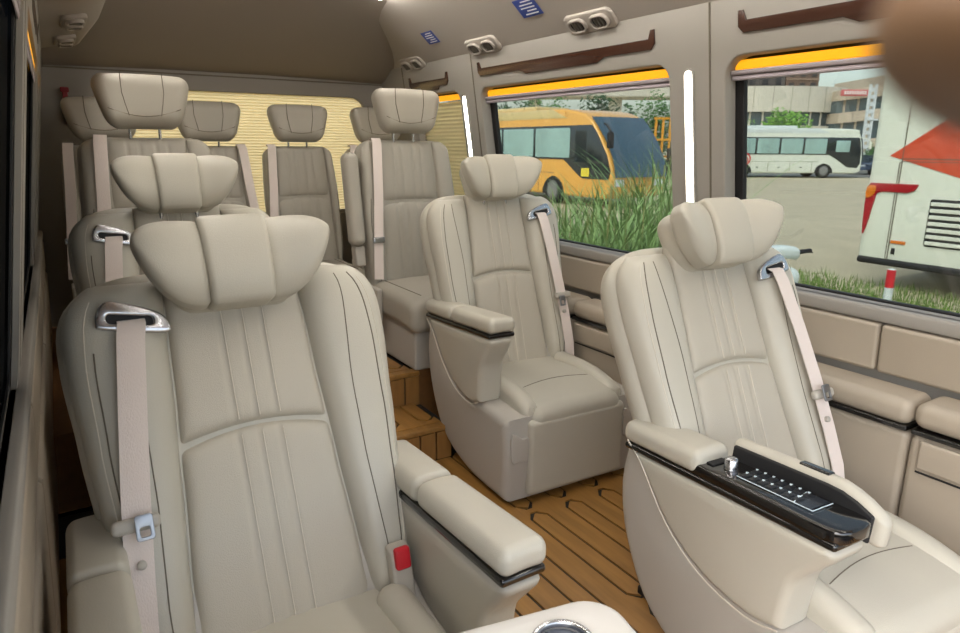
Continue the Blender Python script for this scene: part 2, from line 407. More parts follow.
def blind(a0, a1, b0, b1, f, n):
    rows = []
    for k in range(2*n+1):
        b = b0+(b1-b0)*k/(2*n); c = -.0042 if k % 2 else .0042
        rows.append([f(a0, b, c), f((a0+a1)/2, b, c), f(a1, b, c)])
    return strip_mesh(rows)
bl = empty('pleated_blind', (1.03, YR+.03, .86), 0, 'cream pleated blind glowing across the rear window', 'blind')
obj('fabric', blind(.22, 1.84, .86, 1.62, lambda a, b, c: (a-1.03, .035+c-.03, b-.86), 44), PLEAT, bl, smooth=False)
obj('bottom_rail', box(-.80, .80, -.008, .018, .0, .02, .004), WALLM, bl)
bl = empty('pleated_blind', WR(3.58, .90, .05), 0, 'amber-lit pleated blind over the last side window', 'blind'); L = Vector(bl.location)
obj('fabric', blind(3.27, 3.89, .90, 1.545, lambda a, b, c: tuple(Vector(WR(a, b, c+.05))-L), 30), PLEAT, bl, smooth=False)
obj('bottom_rail', plate([[(3.29, .905), (3.87, .905), (3.87, .925), (3.29, .925)]], .02, .003, lambda a, b, c: tuple(Vector(WR(a, b, c+.03))-L)), WALLM, bl)
# red strap hanging in the rear corner
t = empty('wall_hammer', (.10, YR-.035, 1.50), 0, 'small red safety hammer hung in the rear corner', 'hammer')
HRED = mat('hammer_red', (130, 24, 34), .5)
obj('holder', box(-.012, .012, .0, .03, -.10, .08, .004), HRED, t); obj('head', box(-.02, .02, -.008, .02, .06, .085, .006), HRED, t)

# floor with hexagon-ended planks, steps, platform
ZF = 0.0
fl = struct(obj('floor', box(-.17, 2.10, Y0, 2.60, -.06, -.006), DARK))
obj('floor_lining', box(-.16, 2.09, Y0, -.44, -.006, 0), DARK, fl)
def polyprism(pts, z0, z1):
    n = len(pts); V = [(x, y, z0) for x, y in pts]+[(x, y, z1) for x, y in pts]
    F = [tuple(range(n-1, -1, -1)), tuple(range(n, 2*n))]+[(i, (i+1) % n, n+(i+1) % n, n+i) for i in range(n)]
    return mesh(V, F)
def hexp(w, l, g, ch):
    h = w/2-g; k = l/2
    return [(-h, -k+ch), (-h+ch, -k), (h-ch, -k), (h, -k+ch), (h, k-ch), (h-ch, k), (-h+ch, k), (-h, k-ch)]
def filler(w, gap, ch):                     # board piece between two hexagon tips
    h = w/2; k = gap/2
    e = ch+.009
    return [(-h, -k-e), (-h+ch, -k), (h-ch, -k), (h, -k-e), (h, k+e), (h-ch, k), (-h+ch, k), (-h, k+e)]
PW = .0815; HL = .53; GAP = .05; CH = .028
mh = polyprism(hexp(PW, HL, .0095, CH), -.006, 0.0); mh.materials.append(WOOD)
mf = polyprism(filler(PW, GAP-.026, CH), -.006, 0.0); mf.materials.append(WOOD)
ms = box(-PW/2, PW/2, Y0, 2.28, -.006, 0.0); ms.materials.append(WOOD)
def child(name, me, parent, loc):
    o = bpy.data.objects.new(name, me); COL.objects.link(o); o.parent = parent; o.location = loc; return o
x = 1.33-9*2*PW
i = 0
while x < 2.06:
    for yc in (1.455-2*(HL+GAP), 1.455-(HL+GAP), 1.455, 1.455+HL+GAP):
        if yc+HL/2 > 2.3: yc_ = yc
        child('plank', mh, fl, (x, yc, 0))
        child('filler_board', mf, fl, (x, yc-HL/2-GAP/2, 0))
    if x+PW*1.5 < 2.09: child('plank', ms, fl, (x+PW, 0, 0))
    x += 2*PW
st = struct(empty('steps', (1.0, 2.28, 0)))
def step_box(y0, y1, z0, z1, x0, x1):
    L = Vector(st.location)
    obj('step_body', box(x0-L.x, x1-L.x, y0+.012-L.y, y1-L.y, z0, z1-.012), DARK, st)
    obj('nosing', box(x0-L.x, x1-L.x, y0-L.y, y0+.05-L.y, z1-.022, z1, .005), WOOD, st)
    n = int(round((x1-x0)/.075)); w = (x1-x0)/n
    rm = box(-w/2+.004, w/2-.004, 0, .012, z0+.002, z1-.024); rm.materials.append(WOODR)
    for k in range(n): child('riser_board', rm, st, (x0+w*(k+.5)-L.x, y0+.001-L.y, 0))
    tl = y1-(y0+.05)
    ty = min(tl, .53)
    th_ = polyprism([(-PW/2+.0095, -ty/2+.04+CH), (-PW/2+.0095+CH, -ty/2+.04), (PW/2-.0095-CH, -ty/2+.04), (PW/2-.0095, -ty/2+.04+CH), (PW/2-.0095, ty/2-.003), (-PW/2+.0095, ty/2-.003)], -.012, 0); th_.materials.append(WOOD)
    tf = polyprism([(-PW/2, -ty/2), (PW/2, -ty/2), (PW/2, -ty/2+.04+CH-.006), (PW/2-CH, -ty/2+.034), (-PW/2+CH, -ty/2+.034), (-PW/2, -ty/2+.04+CH-.006)], -.012, 0); tf.materials.append(WOOD)
    tp = box(-PW/2, PW/2, -ty/2, ty/2, -.012, 0); tp.materials.append(WOOD)
    xx = x0+PW/2; k = 0
    while xx+PW/2 <= x1+.01:
        c = (xx-L.x, y0+.05+ty/2-L.y, z1)
        if k % 2: child('tread_board', th_, st, c); child('tread_filler', tf, st, c)
        else: child('tread_board', tp, st, c)
        xx += PW; k += 1
step_box(2.28, 2.575, 0, .15, .62, 1.30)
step_box(2.575, 3.9, 0, .30, .62, 1.30)
for k, (a, b, c, d) in enumerate(((-.15, .615, 2.62, YR), (1.305, 2.05, 2.60, YR), (.616, 1.304, 3.9, YR))):
    struct(obj('floor_platform', box(a, b, c, d, 0, .30), mat('platform_board', (128, 88, 48), .6, noise=.4, nscale=12, stretch=(3, .4, 3))))

# ------------------------------------------------------------------ captain seats
def line_on(pts, r=.0016, n=5): return tube(pts, r, n)
def vip_seat(label, x, y, dz=0.0, rec=17, belt=1, arms=(('closed'), ('closed')), group='captain seats', hr_v=.785, rz=0, arm_dz=0, af=0.0, aw=(1, 1), ash=0.012):
    root = empty('captain_seat', (x, y, 0), rz, label, 'seat', group)
    a = math.radians(rec); ZJ = .40
    def B(u, v, w): return (u, v*math.sin(a)-w*math.cos(a), ZJ+v*math.cos(a)+w*math.sin(a))
    def put(name, me, mt, parent=root, ang=50, back=False):
        if back: xf(me, B)
        return obj(name, me, mt, parent, ang=ang)
    # --- base
    lp = smoothpoly([(-.425, .02, 's'), (-.445, .19), (-.435, .35, 's'), (-.30, .36), (-.05, .375), (.03, .47), (.12, .585), (.195, .605, 's'), (.225, .45), (.19, .28), (.08, .11), (-.14, .025)], 4)
    put('base_shell', plate([lp], .635, .035, lambda p, q, c: (c, p, q), 3), SHELL)
    for s in (-1, 1): put('slide_rail', rbox((.045, .62, .03), .006, (1, 1, 1), None, (s*.17, -.06, .016)), DARK)
    put('foot', box(-.20, .20, -.36, .02, 0, .04), DARK)
    put('front_panel', rbox((.45, .05, .30), .022, (4, 1, 4), None, (0, -.433, .185)), LEA)
    for s in (-1, 1):
        pk = put('pocket', plate([smoothpoly([(-.035, -.05), (.0, -.058), (.035, -.05), (.037, .03), (.01, .035), (-.012, .05), (-.036, .05)], 4)], .012, .004, lambda p, q, c, s=s: (s*.262+p, -.444-c, .24+q)), SHELL)
    # --- cushion
    def cf(px, py, pz):
        f = max(0, min(1, (-py-.20)/.24)); pz += .012*math.cos(px/.22*1.4)-.035*f*f
        pz -= .012*(1-min(1, abs(py+.02)/.2))
        return (px, py, pz)
    def cs(px, py, pz):
        return cf(px, py, pz)
    cu = put('cushion', rbox((.43, .50, .14), .045, (10, 12, 2), cs, (0, -.205, .335)), LEA)
    put('cushion_seam', line_on([cf(xx, -.30+.02*math.cos(xx/.16*1.5), .4052) for xx in np.linspace(-.155, .155, 14)], .0013), SEAM, cu)
    for s in (-1, 1):
        bo = put('cushion_bolster', rbox((.075, .40, .12), .034, (2, 8, 2), lambda px, py, pz: (px, py, pz-.05*max(0, (-py-.20)/.24)**2), (s*.198, -.235, .372)), LEA)
        put('piping', joinm([line_on([(s*(.198+o), -.432+.006*abs(o)/.02, .33+.05*k/4) for k in range(5)]) for o in (-.018, 0, .018)]), THREAD, bo)
    # --- arms
    for s, kind, wk in zip((-1, 1), arms, aw):
        if kind is None: continue
        AF = lambda p: p+af*max(0, min(1, -p/.4))
        XA = s*(.325-.055*wk+ash)
        sl_ = lambda py: -.055*py
        lp = smoothpoly([(.185, .60, 's'), (-.40, .636, 's'), (-.418, .615), (-.385, .565), (-.345, .51), (-.332, .45), (-.324, .365, 's'), (-.24, .343), (-.10, .365), (.02, .435), (.12, .55)], 4)
        ap = put('arm_panel', plate([lp], .105, .022, lambda p, q, c, s=s: (XA+c*wk, AF(p), q+arm_dz*(q-.34)/.28), 3), LEA)
        seam = [(p, q) for p, q in smoothpoly([(-.324, .365, 's'), (-.24, .343), (-.10, .365), (.02, .435), (.12, .55), (.185, .60, 's')], 4)][:20]
        put('seam', line_on([(s*(.324+ash), AF(p), q) for p, q in seam], .002), THREAD, ap)
        AZ = lambda py: arm_dz+sl_(py)
        put('black_trim', rbox((.112, .605, .018), .008, (3, 12, 1), lambda px, py, pz, s=s: (XA+(px-s*.27)*wk, AF(py), pz+AZ(py)), (s*.270, -.1175, .617)), BLACK)
        pad = lambda y0, y1: rbox((.116, y1-y0, .058), .024, (4, 8, 1), lambda px, py, pz, s=s: (XA+(px-s*.27)*wk, AF(py), pz+AZ(py)+.004*math.cos((px-s*.27)/.058*1.5)), (s*.270, (y0+y1)/2, .652))
        if kind == 'closed':
            put('arm_pad', pad(-.428, -.052), LEA); put('arm_pad', pad(-.050, .195), LEA)
            if s*x < s*1.0 or True:
                put('pad_latch', rbox((.02, .035, .02), .006, (1, 1, 1), lambda px, py, pz, s=s: (px, py, pz+AZ(py)), (s*.322, -.215, .628)), BLACK)
        else:
            put('arm_pad', pad(-.065, .195), LEA)
            con = put('control_panel', plate([smoothpoly([(-.225, -.052), (-.11, -.054, 's'), (.178, -.05, 's'), (.178, .05, 's'), (-.11, .054, 's'), (-.225, .052), (-.245, .0)], 4)], .032, .008, lambda p, q, c, s=s: (XA+q, AF(p-.185), .636+c+AZ(p-.185))), BLACK)
            P = lambda qx, py, dz_: (XA+qx, AF(py), .653+AZ(py)+dz_)
            put('recess', rbox((.05, .06, .004), .002, (1, 1, 1), lambda px, py, pz: P(px, py, pz), (.0, -.055, .0)), DARK, con)
            kn = put('knob', tube([P(.0, -.115, 0), P(0, -.115, .004), P(0, -.115, .022), P(0, -.115, .025)], [.016, .015, .0145, .011], 20), CHROME, con)
            put('switch_strip', rbox((.060, .185, .003), .0014, (1, 1, 1), lambda px, py, pz: P(px, py, pz), (.008, -.245, .001)), mat('panel_grey', (40, 44, 50), .25), con)
            IC = mat('panel_icons', (205, 220, 228), .4)
            for r_ in range(2):
                for k in range(7):
                    q0 = -.013+r_*.032; y0 = -.165-.022*k
                    put('button', rbox((.020, .017, .004), .0018, (1, 1, 1), lambda px, py, pz: P(px, py, pz), (q0+.006, y0, .003)), mat('button_black', (26, 28, 32), .3), con)
                    put('icon', plate([[(q0+.002, y0-.004), (q0+.011, y0-.002), (q0+.009, y0+.004), (q0+.004, y0+.001)]], .0006, 0, lambda p, q, c: P(p, q, c+.0095)), IC, con)
            put('outline', joinm([line_on([P(-.026, -.155, .003), P(-.026, -.345, .003), P(.036, -.345, .003)], .0011), line_on([P(-.024, -.30, .003), P(.036, -.285, .003)], .0011)]), IC, con)
            # lid, hinged on the seat side, stood open
            th_l = math.radians(82); c_, s_ = math.cos(th_l), math.sin(th_l); hx, hz = XA-s*.056, .604
            def lid(px, py, pz): return (hx-s*(px*c_+pz*s_), AF(py), hz+px*s_-pz*c_*.4+AZ(py))
            def lidr(px, py, pz):
                e = max(0, (-py-.33)/.11); return lid(px*(1-.35*e*e)-.012*e, py, pz)
            put('lid', fixn(rbox((.092, .385, .036), .017, (4, 12, 1), lidr, (.046, -.250, .012))), LEA)
            put('lid_lining', fixn(rbox((.072, .35, .010), .0045, (2, 10, 1), lidr, (.042, -.245, -.008))), DARK)
            put('lid_latch', fixn(rbox((.010, .075, .020), .0045, (1, 2, 1), lidr, (.090, -.27, .012))), BLACK)
    # --- backrest
    VT = .742
    HT = [(-.07, .235), (.0, .268), (.10, .290), (.25, .306), (.40, .319), (.55, .331), (.74, .332)]
    def H(v):
        h = lerp_tab(HT, v)
        if v > .58:
            t = (v-.58)/(VT-.58); h = .14+(h-.14)*max(0, 1-t**3.0)**(1/2.4)
        return h
    hull = pillow(lambda s, t: (s*H(-.07+(VT+.07)*(t+1)/2), -.07+(VT+.07)*(t+1)/2, -.055), .052, .075, 28, 40, 8.0)
    put('backrest', hull, LEA, back=True, ang=0)
    UI = [(-.06, .178), (.1, .168), (.3, .155), (.5, .143), (.70, .136)]
    ui = lambda v: lerp_tab(UI, v)
    BT = .060
    for s in (-1, 1):
        def mpb(q, t, s=s):
            v = -.055+(.715+.055)*(t+1)/2; i_ = ui(v); o_ = max(H(v)-.010, i_+.012)
            return (s*(i_+(o_-i_)*(q+1)/2), v, -.016)
        b = put('bolster', pillow(mpb, BT, .02, 20, 40, 3.2, pt=9.0), LEA, back=True, ang=0)
        def surf(q, t):
            u, v, w = mpb(q, t); bl_ = (max(0, 1-abs(q)**3.2)*max(0, 1-abs(t)**9.0))**.5
            return (u, v, w+BT*bl_)
        put('piping', xf(line_on([surf(.42+.10*math.cos(t*2), t) for t in np.linspace(-.96, .64 if s == belt else .93, 40)], .0017), B), SEAM, b)
        put('stitching', xf(line_on([surf(.58+.10*math.cos(t*2), t) for t in np.linspace(-.96, .90, 40)], .0012), B), THREAD, b)
        put('inner_piping', xf(line_on([surf(-.30+.35*abs(t)**2, t) for t in np.linspace(-.93, .60 if s == belt else .93, 40)], .0014), B), SEAM, b)
    LN = (-.042, 0, .042)
    gro = lambda u, v: -.0045*sum(math.exp(-((u-q)/.0045)**2) for q in LN)-.004*sum(math.exp(-((u-q)/.016)**2) for q in (-.021, .021))*0
    sv = lambda u: .372+.022*(1-(u/.15)**2)
    def mup(q, t):
        u0 = q*(ui(.5)-.001); v = sv(u0)+.002+(.728-sv(u0))*(t+1)/2; return (q*(ui(v)-.001), v, -.014)
    def mlo(q, t):
        u0 = q*.16; v = -.05+(sv(u0)-.002+.05)*(t+1)/2; return (q*(ui(v)-.001), v, -.014)
    for nm, mp in (('upper_panel', mup), ('lower_panel', mlo)):
        pp = put(nm, pillow(mp, .030, .02, 70, 36, 16.0, gro), LEAP, back=True, ang=0)
        for q in LN:
            pts = []
            for t in np.linspace(-.93, .93, 14):
                u, v, w = mp(q/.15, t); pts.append((q+.0065, v, .0158))
            put('stitching', xf(line_on(pts, .0011), B), THREAD, pp)
    # --- headrest
    hb = empty('headrest', (0, 0, 0)); hb.parent = root
    def HB(u, w, v): return B(u, v+hr_v, w+.062)          # local (u, forward, up)
    tl = math.radians(5)
    def th(v): return 1-.55*min(1, abs(v)/.1025)**3.2
    def wing(s):
        def f(px, py, pz):
            p = math.sin(PI/2*max(0, min(1, (px-.060)/.128))); px = .060+.128*p; e = max(0, 1-p**6)**.5
            tp = .087-.012*p*p; bt = -.087+.090*p**2.6
            tp, bt = (tp+bt)/2+(tp-bt)/2*(.12+.88*e), (tp+bt)/2-(tp-bt)/2*(.12+.88*e)
            vv = bt+(tp-bt)*(pz+.10)/.20
            w = (py+.01)*th(pz)*(1-.30*p)*(.45+.55*e)+.060*p**1.25-.012
            return HB(s*px, w, vv)
        return fixn(rbox((.128, .108, .20), .012, (14, 6, 12), f, (.124, 0, 0), 3))
    def cen(px, py, pz):
        return HB(px*(1+.05*pz/.1), py*th(pz)+.006*math.cos(px/.08*1.3), pz)
    put('back_cushion', fixn(rbox((.30, .10, .165), .048, (8, 4, 6), lambda px, py, pz: HB(px*(.80+.20*(pz+.08)/.16), py-.054, pz-.006), (0, 0, 0))), LEA, hb)
    put('centre_cushion', fixn(rbox((.128, .118, .182), .012, (10, 6, 12), cen, (0, 0, 0), 3)), LEA, hb, 60)
    for s in (-1, 1):
        wg = put('wing', wing(s), LEA, hb, 60)
    for s in (-1, 1):
        put('post', fixn(tube([B(s*.055, .66, .0), B(s*.055, hr_v-.06, .025)], .007, 10)), CHROME, hb)
    # --- belt
    bs = belt; ub = bs*.203
    BZ = lambda p, q, c: B(ub+bs*p*.88, .632+q*.88+p*.14, .044+c*.8)
    bz = put('belt_bezel', fixn(plate([smoothpoly([(-.075, -.012), (-.055, .018), (.02, .036), (.052, .030), (.068, -.014), (.050, -.026), (-.06, -.028)], 5), rrect(-.042, .046, -.012, .008, .008)], .020, .005, BZ)), CHROME)
    put('slot', fixn(plate([rrect(-.044, .048, -.014, .010, .008)], .006, 0, lambda p, q, c: BZ(p, q, c-.004))), DARK, bz)
    P0 = [(ub, .630, .046), (ub, .622, .058), (ub+bs*.006, .59, .062), (ub+bs*.022, .45, .066), (ub+bs*.038, .30, .064), (ub+bs*.05, .16, .058), (ub+bs*.058, .05, .050), (ub+bs*.06, -.02, .035)]
    bt = put('seat_belt', strap([B(*p) for p in P0], (1, 0, 0), .048), BELT)
    tu, tv = ub+bs*.044, .245
    tg = put('tongue', xf(rbox((.080, .026, .022), .009, (3, 1, 1), None, (tu, tv+.012, .069)), B), BPLA, bt)
    put('tongue_plate', fixn(plate([rrect(-.015, .015, -.036, .010, .006), rrect(-.008, .008, -.029, -.012, .003)], .005, .001, lambda p, q, c: B(tu+p+bs*-.012, tv+q, .080+c))), mat('brushed_steel', (150, 152, 156), .38, metal=1), tg)
    put('stop_button', fixn(tube([B(tu, tv-.06, .060), B(tu, tv-.06, .069), B(tu, tv-.06, .071)], [.008, .008, .005], 14)), BPLA, bt)
    bk = put('buckle', xf(rbox((.040, .034, .12), .008, (1, 1, 2), lambda px, py, pz: (px, py+.25*(pz), pz)), lambda px, py, pz: (px*1.15-bs*.225, py-.045, pz+.44)), BPLA)
    put('release_button', xf(rbox((.030, .016, .044), .006, (1, 1, 1)), lambda px, py, pz: (px*1.15-bs*.225, py+.25*pz-.054, pz+.482)), RED, bk)
    # lower the whole seat on its base
    if dz:
        for ch in list(root.children)+list(hb.children):
            for o in [ch]+list(ch.children):
                if o.type == 'MESH' and not o.get('_z'):
                    o['_z'] = 1
                    xf(o.data, lambda px, py, pz: (px, py, pz*(.36+dz)/.36 if pz < .36 else pz+dz))
        for o in bpy.data.objects:
            if '_z' in o: del o['_z']
    return root
vip_seat('beige captain seat with red belt buckle, right beside the small table', .29, 1.17, -.02, 24, -1, ('closed', 'closed'), hr_v=.722, aw=(.80, .86), ash=.032, arm_dz=-.042, af=.05)
vip_seat('beige captain seat mostly hidden behind the seat with the red buckle', .335, 2.23, 0, 17, -1, ('closed', 'closed'), hr_v=.79, aw=(.72, 1))
vip_seat('beige captain seat with its armrest opened to show a control panel', 1.497, .94, -.03, 24, 1, ('open', None), hr_v=.74, af=.015, arm_dz=-.03, rz=math.radians(-4))
vip_seat('beige captain seat with closed armrest standing beside the wooden steps', 1.582, 2.22, 0, 17, 1, ('closed', None), hr_v=.785, af=.075, rz=math.radians(-2.5))

# ------------------------------------------------------------------ upright seats on the platform
def coach_seat(label, x, y, z, rec, belt, lift_arm=0, group='rear seats', hr_v=.80, wide=.26, ped=True, rz=0, nm_='upright_seat'):
    root = empty(nm_, (x, y, z), rz, label, 'seat', group)
    a = math.radians(rec); ZJ = .33
    def B(u, v, w): return (u, v*math.sin(a)-w*math.cos(a), ZJ+v*math.cos(a)+w*math.sin(a))
    def put(name, me, mt, parent=root, ang=50, back=False):
        if back: xf(me, B)
        return obj(name, me, mt, parent, ang=ang)
    VT = .71
    HT = [(-.06, wide-.02), (.1, wide), (.4, wide+.005), (.71, wide-.012)]
    def H(v):
        h = lerp_tab(HT, v)
        if v > .64: t = (v-.64)/(VT-.64); h -= .07*t**3
        return h
    put('backrest', pillow(lambda s, t: (s*H(-.06+(VT+.06)*(t+1)/2), -.06+(VT+.06)*(t+1)/2, -.05), .05, .06, 24, 30, 10.0), LEA_SHADED, back=True, ang=0)
    ui = lambda v: .150+.02*(1-v/.7)
    for s in (-1, 1):
        def mpb(q, t, s=s):
            v = -.05+(.70+.05)*(t+1)/2; return (s*(ui(v)+(H(v)-.008-ui(v))*(q+1)/2), v, -.012)
        b = put('bolster', pillow(mpb, .04, .02, 14, 26, 4), LEA_SHADED, back=True, ang=0)
        put('piping', xf(line_on([(s*(ui(v)+(H(v)-ui(v))*(.40+.30*(1-abs(v-.3)/.4))), v, .029) for v in np.linspace(0.02, .42, 10)], .0016), B), SEAM, b)
    LN = (-.075, -.03, .03, .075)
    gro = lambda u, v: -.006*sum(math.exp(-((u-q)/.006)**2) for q in LN)
    for nm, v0, v1 in (('lower_panel', -.05, .395), ('upper_panel', .402, .703)):
        put(nm, pillow(lambda q, t, v0=v0, v1=v1: (q*(ui(v0+(v1-v0)*(t+1)/2)-.001), v0+(v1-v0)*(t+1)/2+.014*(1-q*q)*(-t if v0 > 0 else t+1)*(.5 if v0 < 0 else .5), -.012), .028, .02, 60, 20, 6.0, gro), LEA_SHADED, back=True, ang=0)
    # headrest: wide at the top, tucked in below
    hb = empty('headrest'); hb.parent = root
    def HB(u, w, v): return B(u, v+hr_v+.03, w+.02)
    def tap(px, py, pz):
        t = (pz+.105)/.21; k = .66+.34*max(0, min(1, t))**.75
        return HB(px*k, py+.02*(px/.18)**2+(.02*(t-.3)), pz-.010*math.cos(px/.18*1.5)*max(0, t-.6)*0+.012*(1-(px/.185)**2)*(1 if t > .5 else .4))
    put('pad', fixn(rbox((.372, .115, .20), .050, (14, 4, 8), tap)), LEA_SHADED, hb)
    put('seams', joinm([line_on([tap(s*.075*(1+.12*(1-abs(k-5)/5)), .0585, -.06+.155*k/10) for k in range(11)], .0016) for s in (-1, 1)]+[line_on([tap(-.16+.32*k/14, .056, -.062+.03*((k-7)/7)**2) for k in range(15)], .0018)]), SEAM, hb)
    for s in (-1, 1): put('post', fixn(tube([B(s*.055, .66, -.03), B(s*.055, hr_v-.03, -.005)], .006, 10)), CHROME, hb)
    # cushion and pedestal
    cu = put('cushion', rbox((2*wide-.015, .48, .15), .045, (8, 8, 2), lambda px, py, pz: (px, py, pz+.012*math.cos(px/wide*1.5)-.02*max(0, (-py-.25)/.2)**2), (0, -.215, .27)), LEA_SHADED)
    for s in (-1, 1): put('cushion_seam', line_on([(s*(wide-.075), yy, .352) for yy in np.linspace(-.40, .0, 8)]), SEAM, cu)
    if ped:
        put('pedestal', rbox((.44, .40, .22), .012, (1, 1, 1), None, (0, -.20, .11)), SHELL)
        put('side_bracket', rbox((.03, .16, .16), .008, (1, 1, 1), None, (-wide-.01, -.06, .26)), BPLA)
    # belt
    ub = belt*.165
    bt = put('seat_belt', strap([B(ub, .705, -.02), B(ub, .708, .018), B(ub+belt*.004, .68, .036), B(ub+belt*.02, .45, .040), B(ub+belt*.045, .2, .040), B(ub+belt*.06, .03, .040)], (1, 0, 0), .047), BELT)
    put('tongue', xf(rbox((.06, .03, .016), .006, (2, 1, 1), None, (ub+belt*.045, .22, .046)), B), CHROME, bt)
    if lift_arm:
        am = put('fold_armrest', xf(rbox((.075, .44, .085), .032, (2, 8, 2), None, (lift_arm*(wide+.048), .42, .01)), B), LEA_SHADED)
        put('pivot', xf(rbox((.05, .10, .06), .01, (1, 1, 1), None, (lift_arm*(wide+.035), .15, -.02)), B), BPLA)
    return root
coach_seat('upright seat with a folded-up armrest on the pedestal beside the steps', 1.50, 2.98, .30, 9, -1, -1, 'upright seats')
coach_seat('upright seat with tall headrest behind the captain seats at the dark-glass wall', .335, 2.98, .30, 9, -1, 0, 'upright seats')
for xx, lb, side in ((.24, 'rear bench seat in the corner by the dark-glass wall', -1), (.745, 'rear bench seat second from the dark-glass wall', 1), (1.245, 'rear bench seat behind the aisle, in front of the blind', -1), (1.745, 'rear bench seat in the corner behind the upright seat with folded armrest', -1)):
    coach_seat(lb, xx, 3.88, .27, 10, side, 0, 'rear bench seats', .79, .215, nm_='bench_seat')

# ------------------------------------------------------------------ small table in front
t = empty('side_table', (.42, .53, 0), -.19, 'pale grey table top with chrome cup ring in front of the armrest', 'table')
tp = obj('table_top', plate([rrect(-.30, .205, -.30, .175, .06, 8), [(.09+.042*math.cos(k/24*2*PI), .10+.042*math.sin(k/24*2*PI)-.005) for k in range(24)]], .035, .012, lambda a, b, c: (a, b, c+.60), 3), mat('table_white', (206, 202, 196), .4), t)
ring = obj('cup_ring', plate([[(.09+.047*math.cos(k/32*2*PI), .095+.047*math.sin(k/32*2*PI)) for k in range(32)], [(.09+.038*math.cos(k/32*2*PI), .095+.038*math.sin(k/32*2*PI)) for k in range(32)]], .012, .004, lambda a, b, c: (a, b, c+.6165)), CHROME, t)
obj('cup_well', joinm([tube([(.09, .095, .54), (.09, .095, .61)], .0385, 24)]), mat('cup_grey', (80, 84, 92), .3), ring)
obj('stand', rbox((.20, .20, .585), .03, (1, 1, 2), None, (-.05, -.1, .293)), SHELL, t)

# ------------------------------------------------------------------ outdoors
GZ = -.70
TH = math.atan2(RW[1, 0], RW[0, 0])
RV = np.array([math.cos(TH), math.sin(TH)]); FV = np.array([-math.sin(TH), math.cos(TH)])
def outw(px, d, z=GZ):
    """point straight out along the photo column px at ground distance d"""
    v = RW @ np.array([px-CX, 0.0, FPX]); k = d/(v[0]*FV[0]+v[1]*FV[1]); return Vector((v[0]*k, v[1]*k, z))
def outz(px, py, d):
    v = RW @ np.array([px-CX, py-CY, FPX]); k = d/(v[0]*FV[0]+v[1]*FV[1]); return CAM[2]+v[2]*k
GRND = mat('gravel_lot', (182, 171, 146), .95, noise=.35, nscale=.9, bump=.6, bscale=30)
struct(obj('ground', box(2.6, 260, -140, 260, GZ-.2, GZ), GRND))
ROADM = mat('asphalt', (120, 120, 116), .9, noise=.2, nscale=1.5)
struct(obj('road', xf(box(-60, 90, 0, 14, 0, .02), lambda a, b, c: tuple(Vector((RV[0]*a+FV[0]*(b+48), RV[1]*a+FV[1]*(b+48), GZ+c)))), ROADM))
GRS = mat('grass_green', (104, 132, 58), .8, noise=.6, nscale=1.5)
REED = mat('reed_green', (134, 164, 100), .6, noise=.6, nscale=3)
def blades(pts, h, w, lean, mt, name, segs=3, parent=None):
    V = []; F = []
    for (x, y, z, hh) in pts:
        an = random.uniform(0, 2*PI); dx, dy = math.cos(an), math.sin(an); L = random.uniform(.2, 1)*lean*hh; ww = w*random.uniform(.6, 1.2)
        px_, py_ = -dy, dx; b = len(V)
        for k in range(segs+1):
            t = k/segs; q = ww*(1-t)*.5+.0005; cx = x+dx*L*t*t; cy = y+dy*L*t*t; cz = z+hh*(t-.18*t**3*lean)
            V.append((cx-px_*q, cy-py_*q, cz)); V.append((cx+px_*q, cy+py_*q, cz))
        for k in range(segs): F.append((b+2*k, b+2*k+1, b+2*k+3, b+2*k+2))
    return obj(name, mesh(V, F), mt, parent, smooth=False)
pts = []
for _ in range(26000):
    x = random.uniform(4.5, 10.6); y = random.uniform(1.0, 9.5)
    if x > 9.4 and random.random() < (x-9.4)/1.2: continue
    pts.append((x, y, GZ, random.uniform(.05, .17)))
tag(blades(pts, 0, .016, .7, GRS, 'grass', 2), 'short green grass along the edge of the gravel lot', 'grass', None, 'stuff')
# reeds under the window with the yellow coach
for k in range(17):
    px = 545+k*8.2+random.uniform(-4, 4); d = random.uniform(7.2, 9.5)
    p = outw(px, d); t = empty('reed_clump', p, 0, 'tall green reeds growing in front of the yellow coach', 'reeds', 'reeds in front of the yellow coach')
    top = 1.16*(outz(px, 194-60*((px-545)/140)+random.uniform(-12, 12), d)-GZ)
    bl = []
    for _ in range(60):
        a = random.uniform(0, 2*PI); r = random.uniform(0, .42); h = top*random.uniform(.45, 1.0)
        bl.append((math.cos(a)*r, math.sin(a)*r, 0, h))
    blades(bl, 0, .05, .8, REED, 'blades', 5, t)
    st_ = [tube([(math.cos(a)*.1, math.sin(a)*.1, 0), (math.cos(a)*.14, math.sin(a)*.14, top*.75)], [.008, .004], 5) for a in (0.3, 2.2, 4.4)]
    obj('stems', joinm(st_), mat('reed_stem', (150, 150, 92), .7), t)
STN = mat('stone_dark', (70, 70, 68), .9, noise=.4, nscale=5)
for k in range(5):
    p = outw(575+k*14, 6.4+.2*(k % 2)); s_ = .16+.05*(k % 3)
    o = obj('stone', rbox((s_*1.6, s_*1.3, s_), s_*.45, (4, 4, 3), lambda a, b, c: (a*(1+.2*math.sin(b*19+k)), b*(1+.2*math.cos(a*17)), c*(1+.15*math.sin(a*23+b*11))+s_*.45)), STN); o.location = p
    tag(o, 'dark rounded stone at the foot of the reeds', 'stone', 'stones by the reeds')

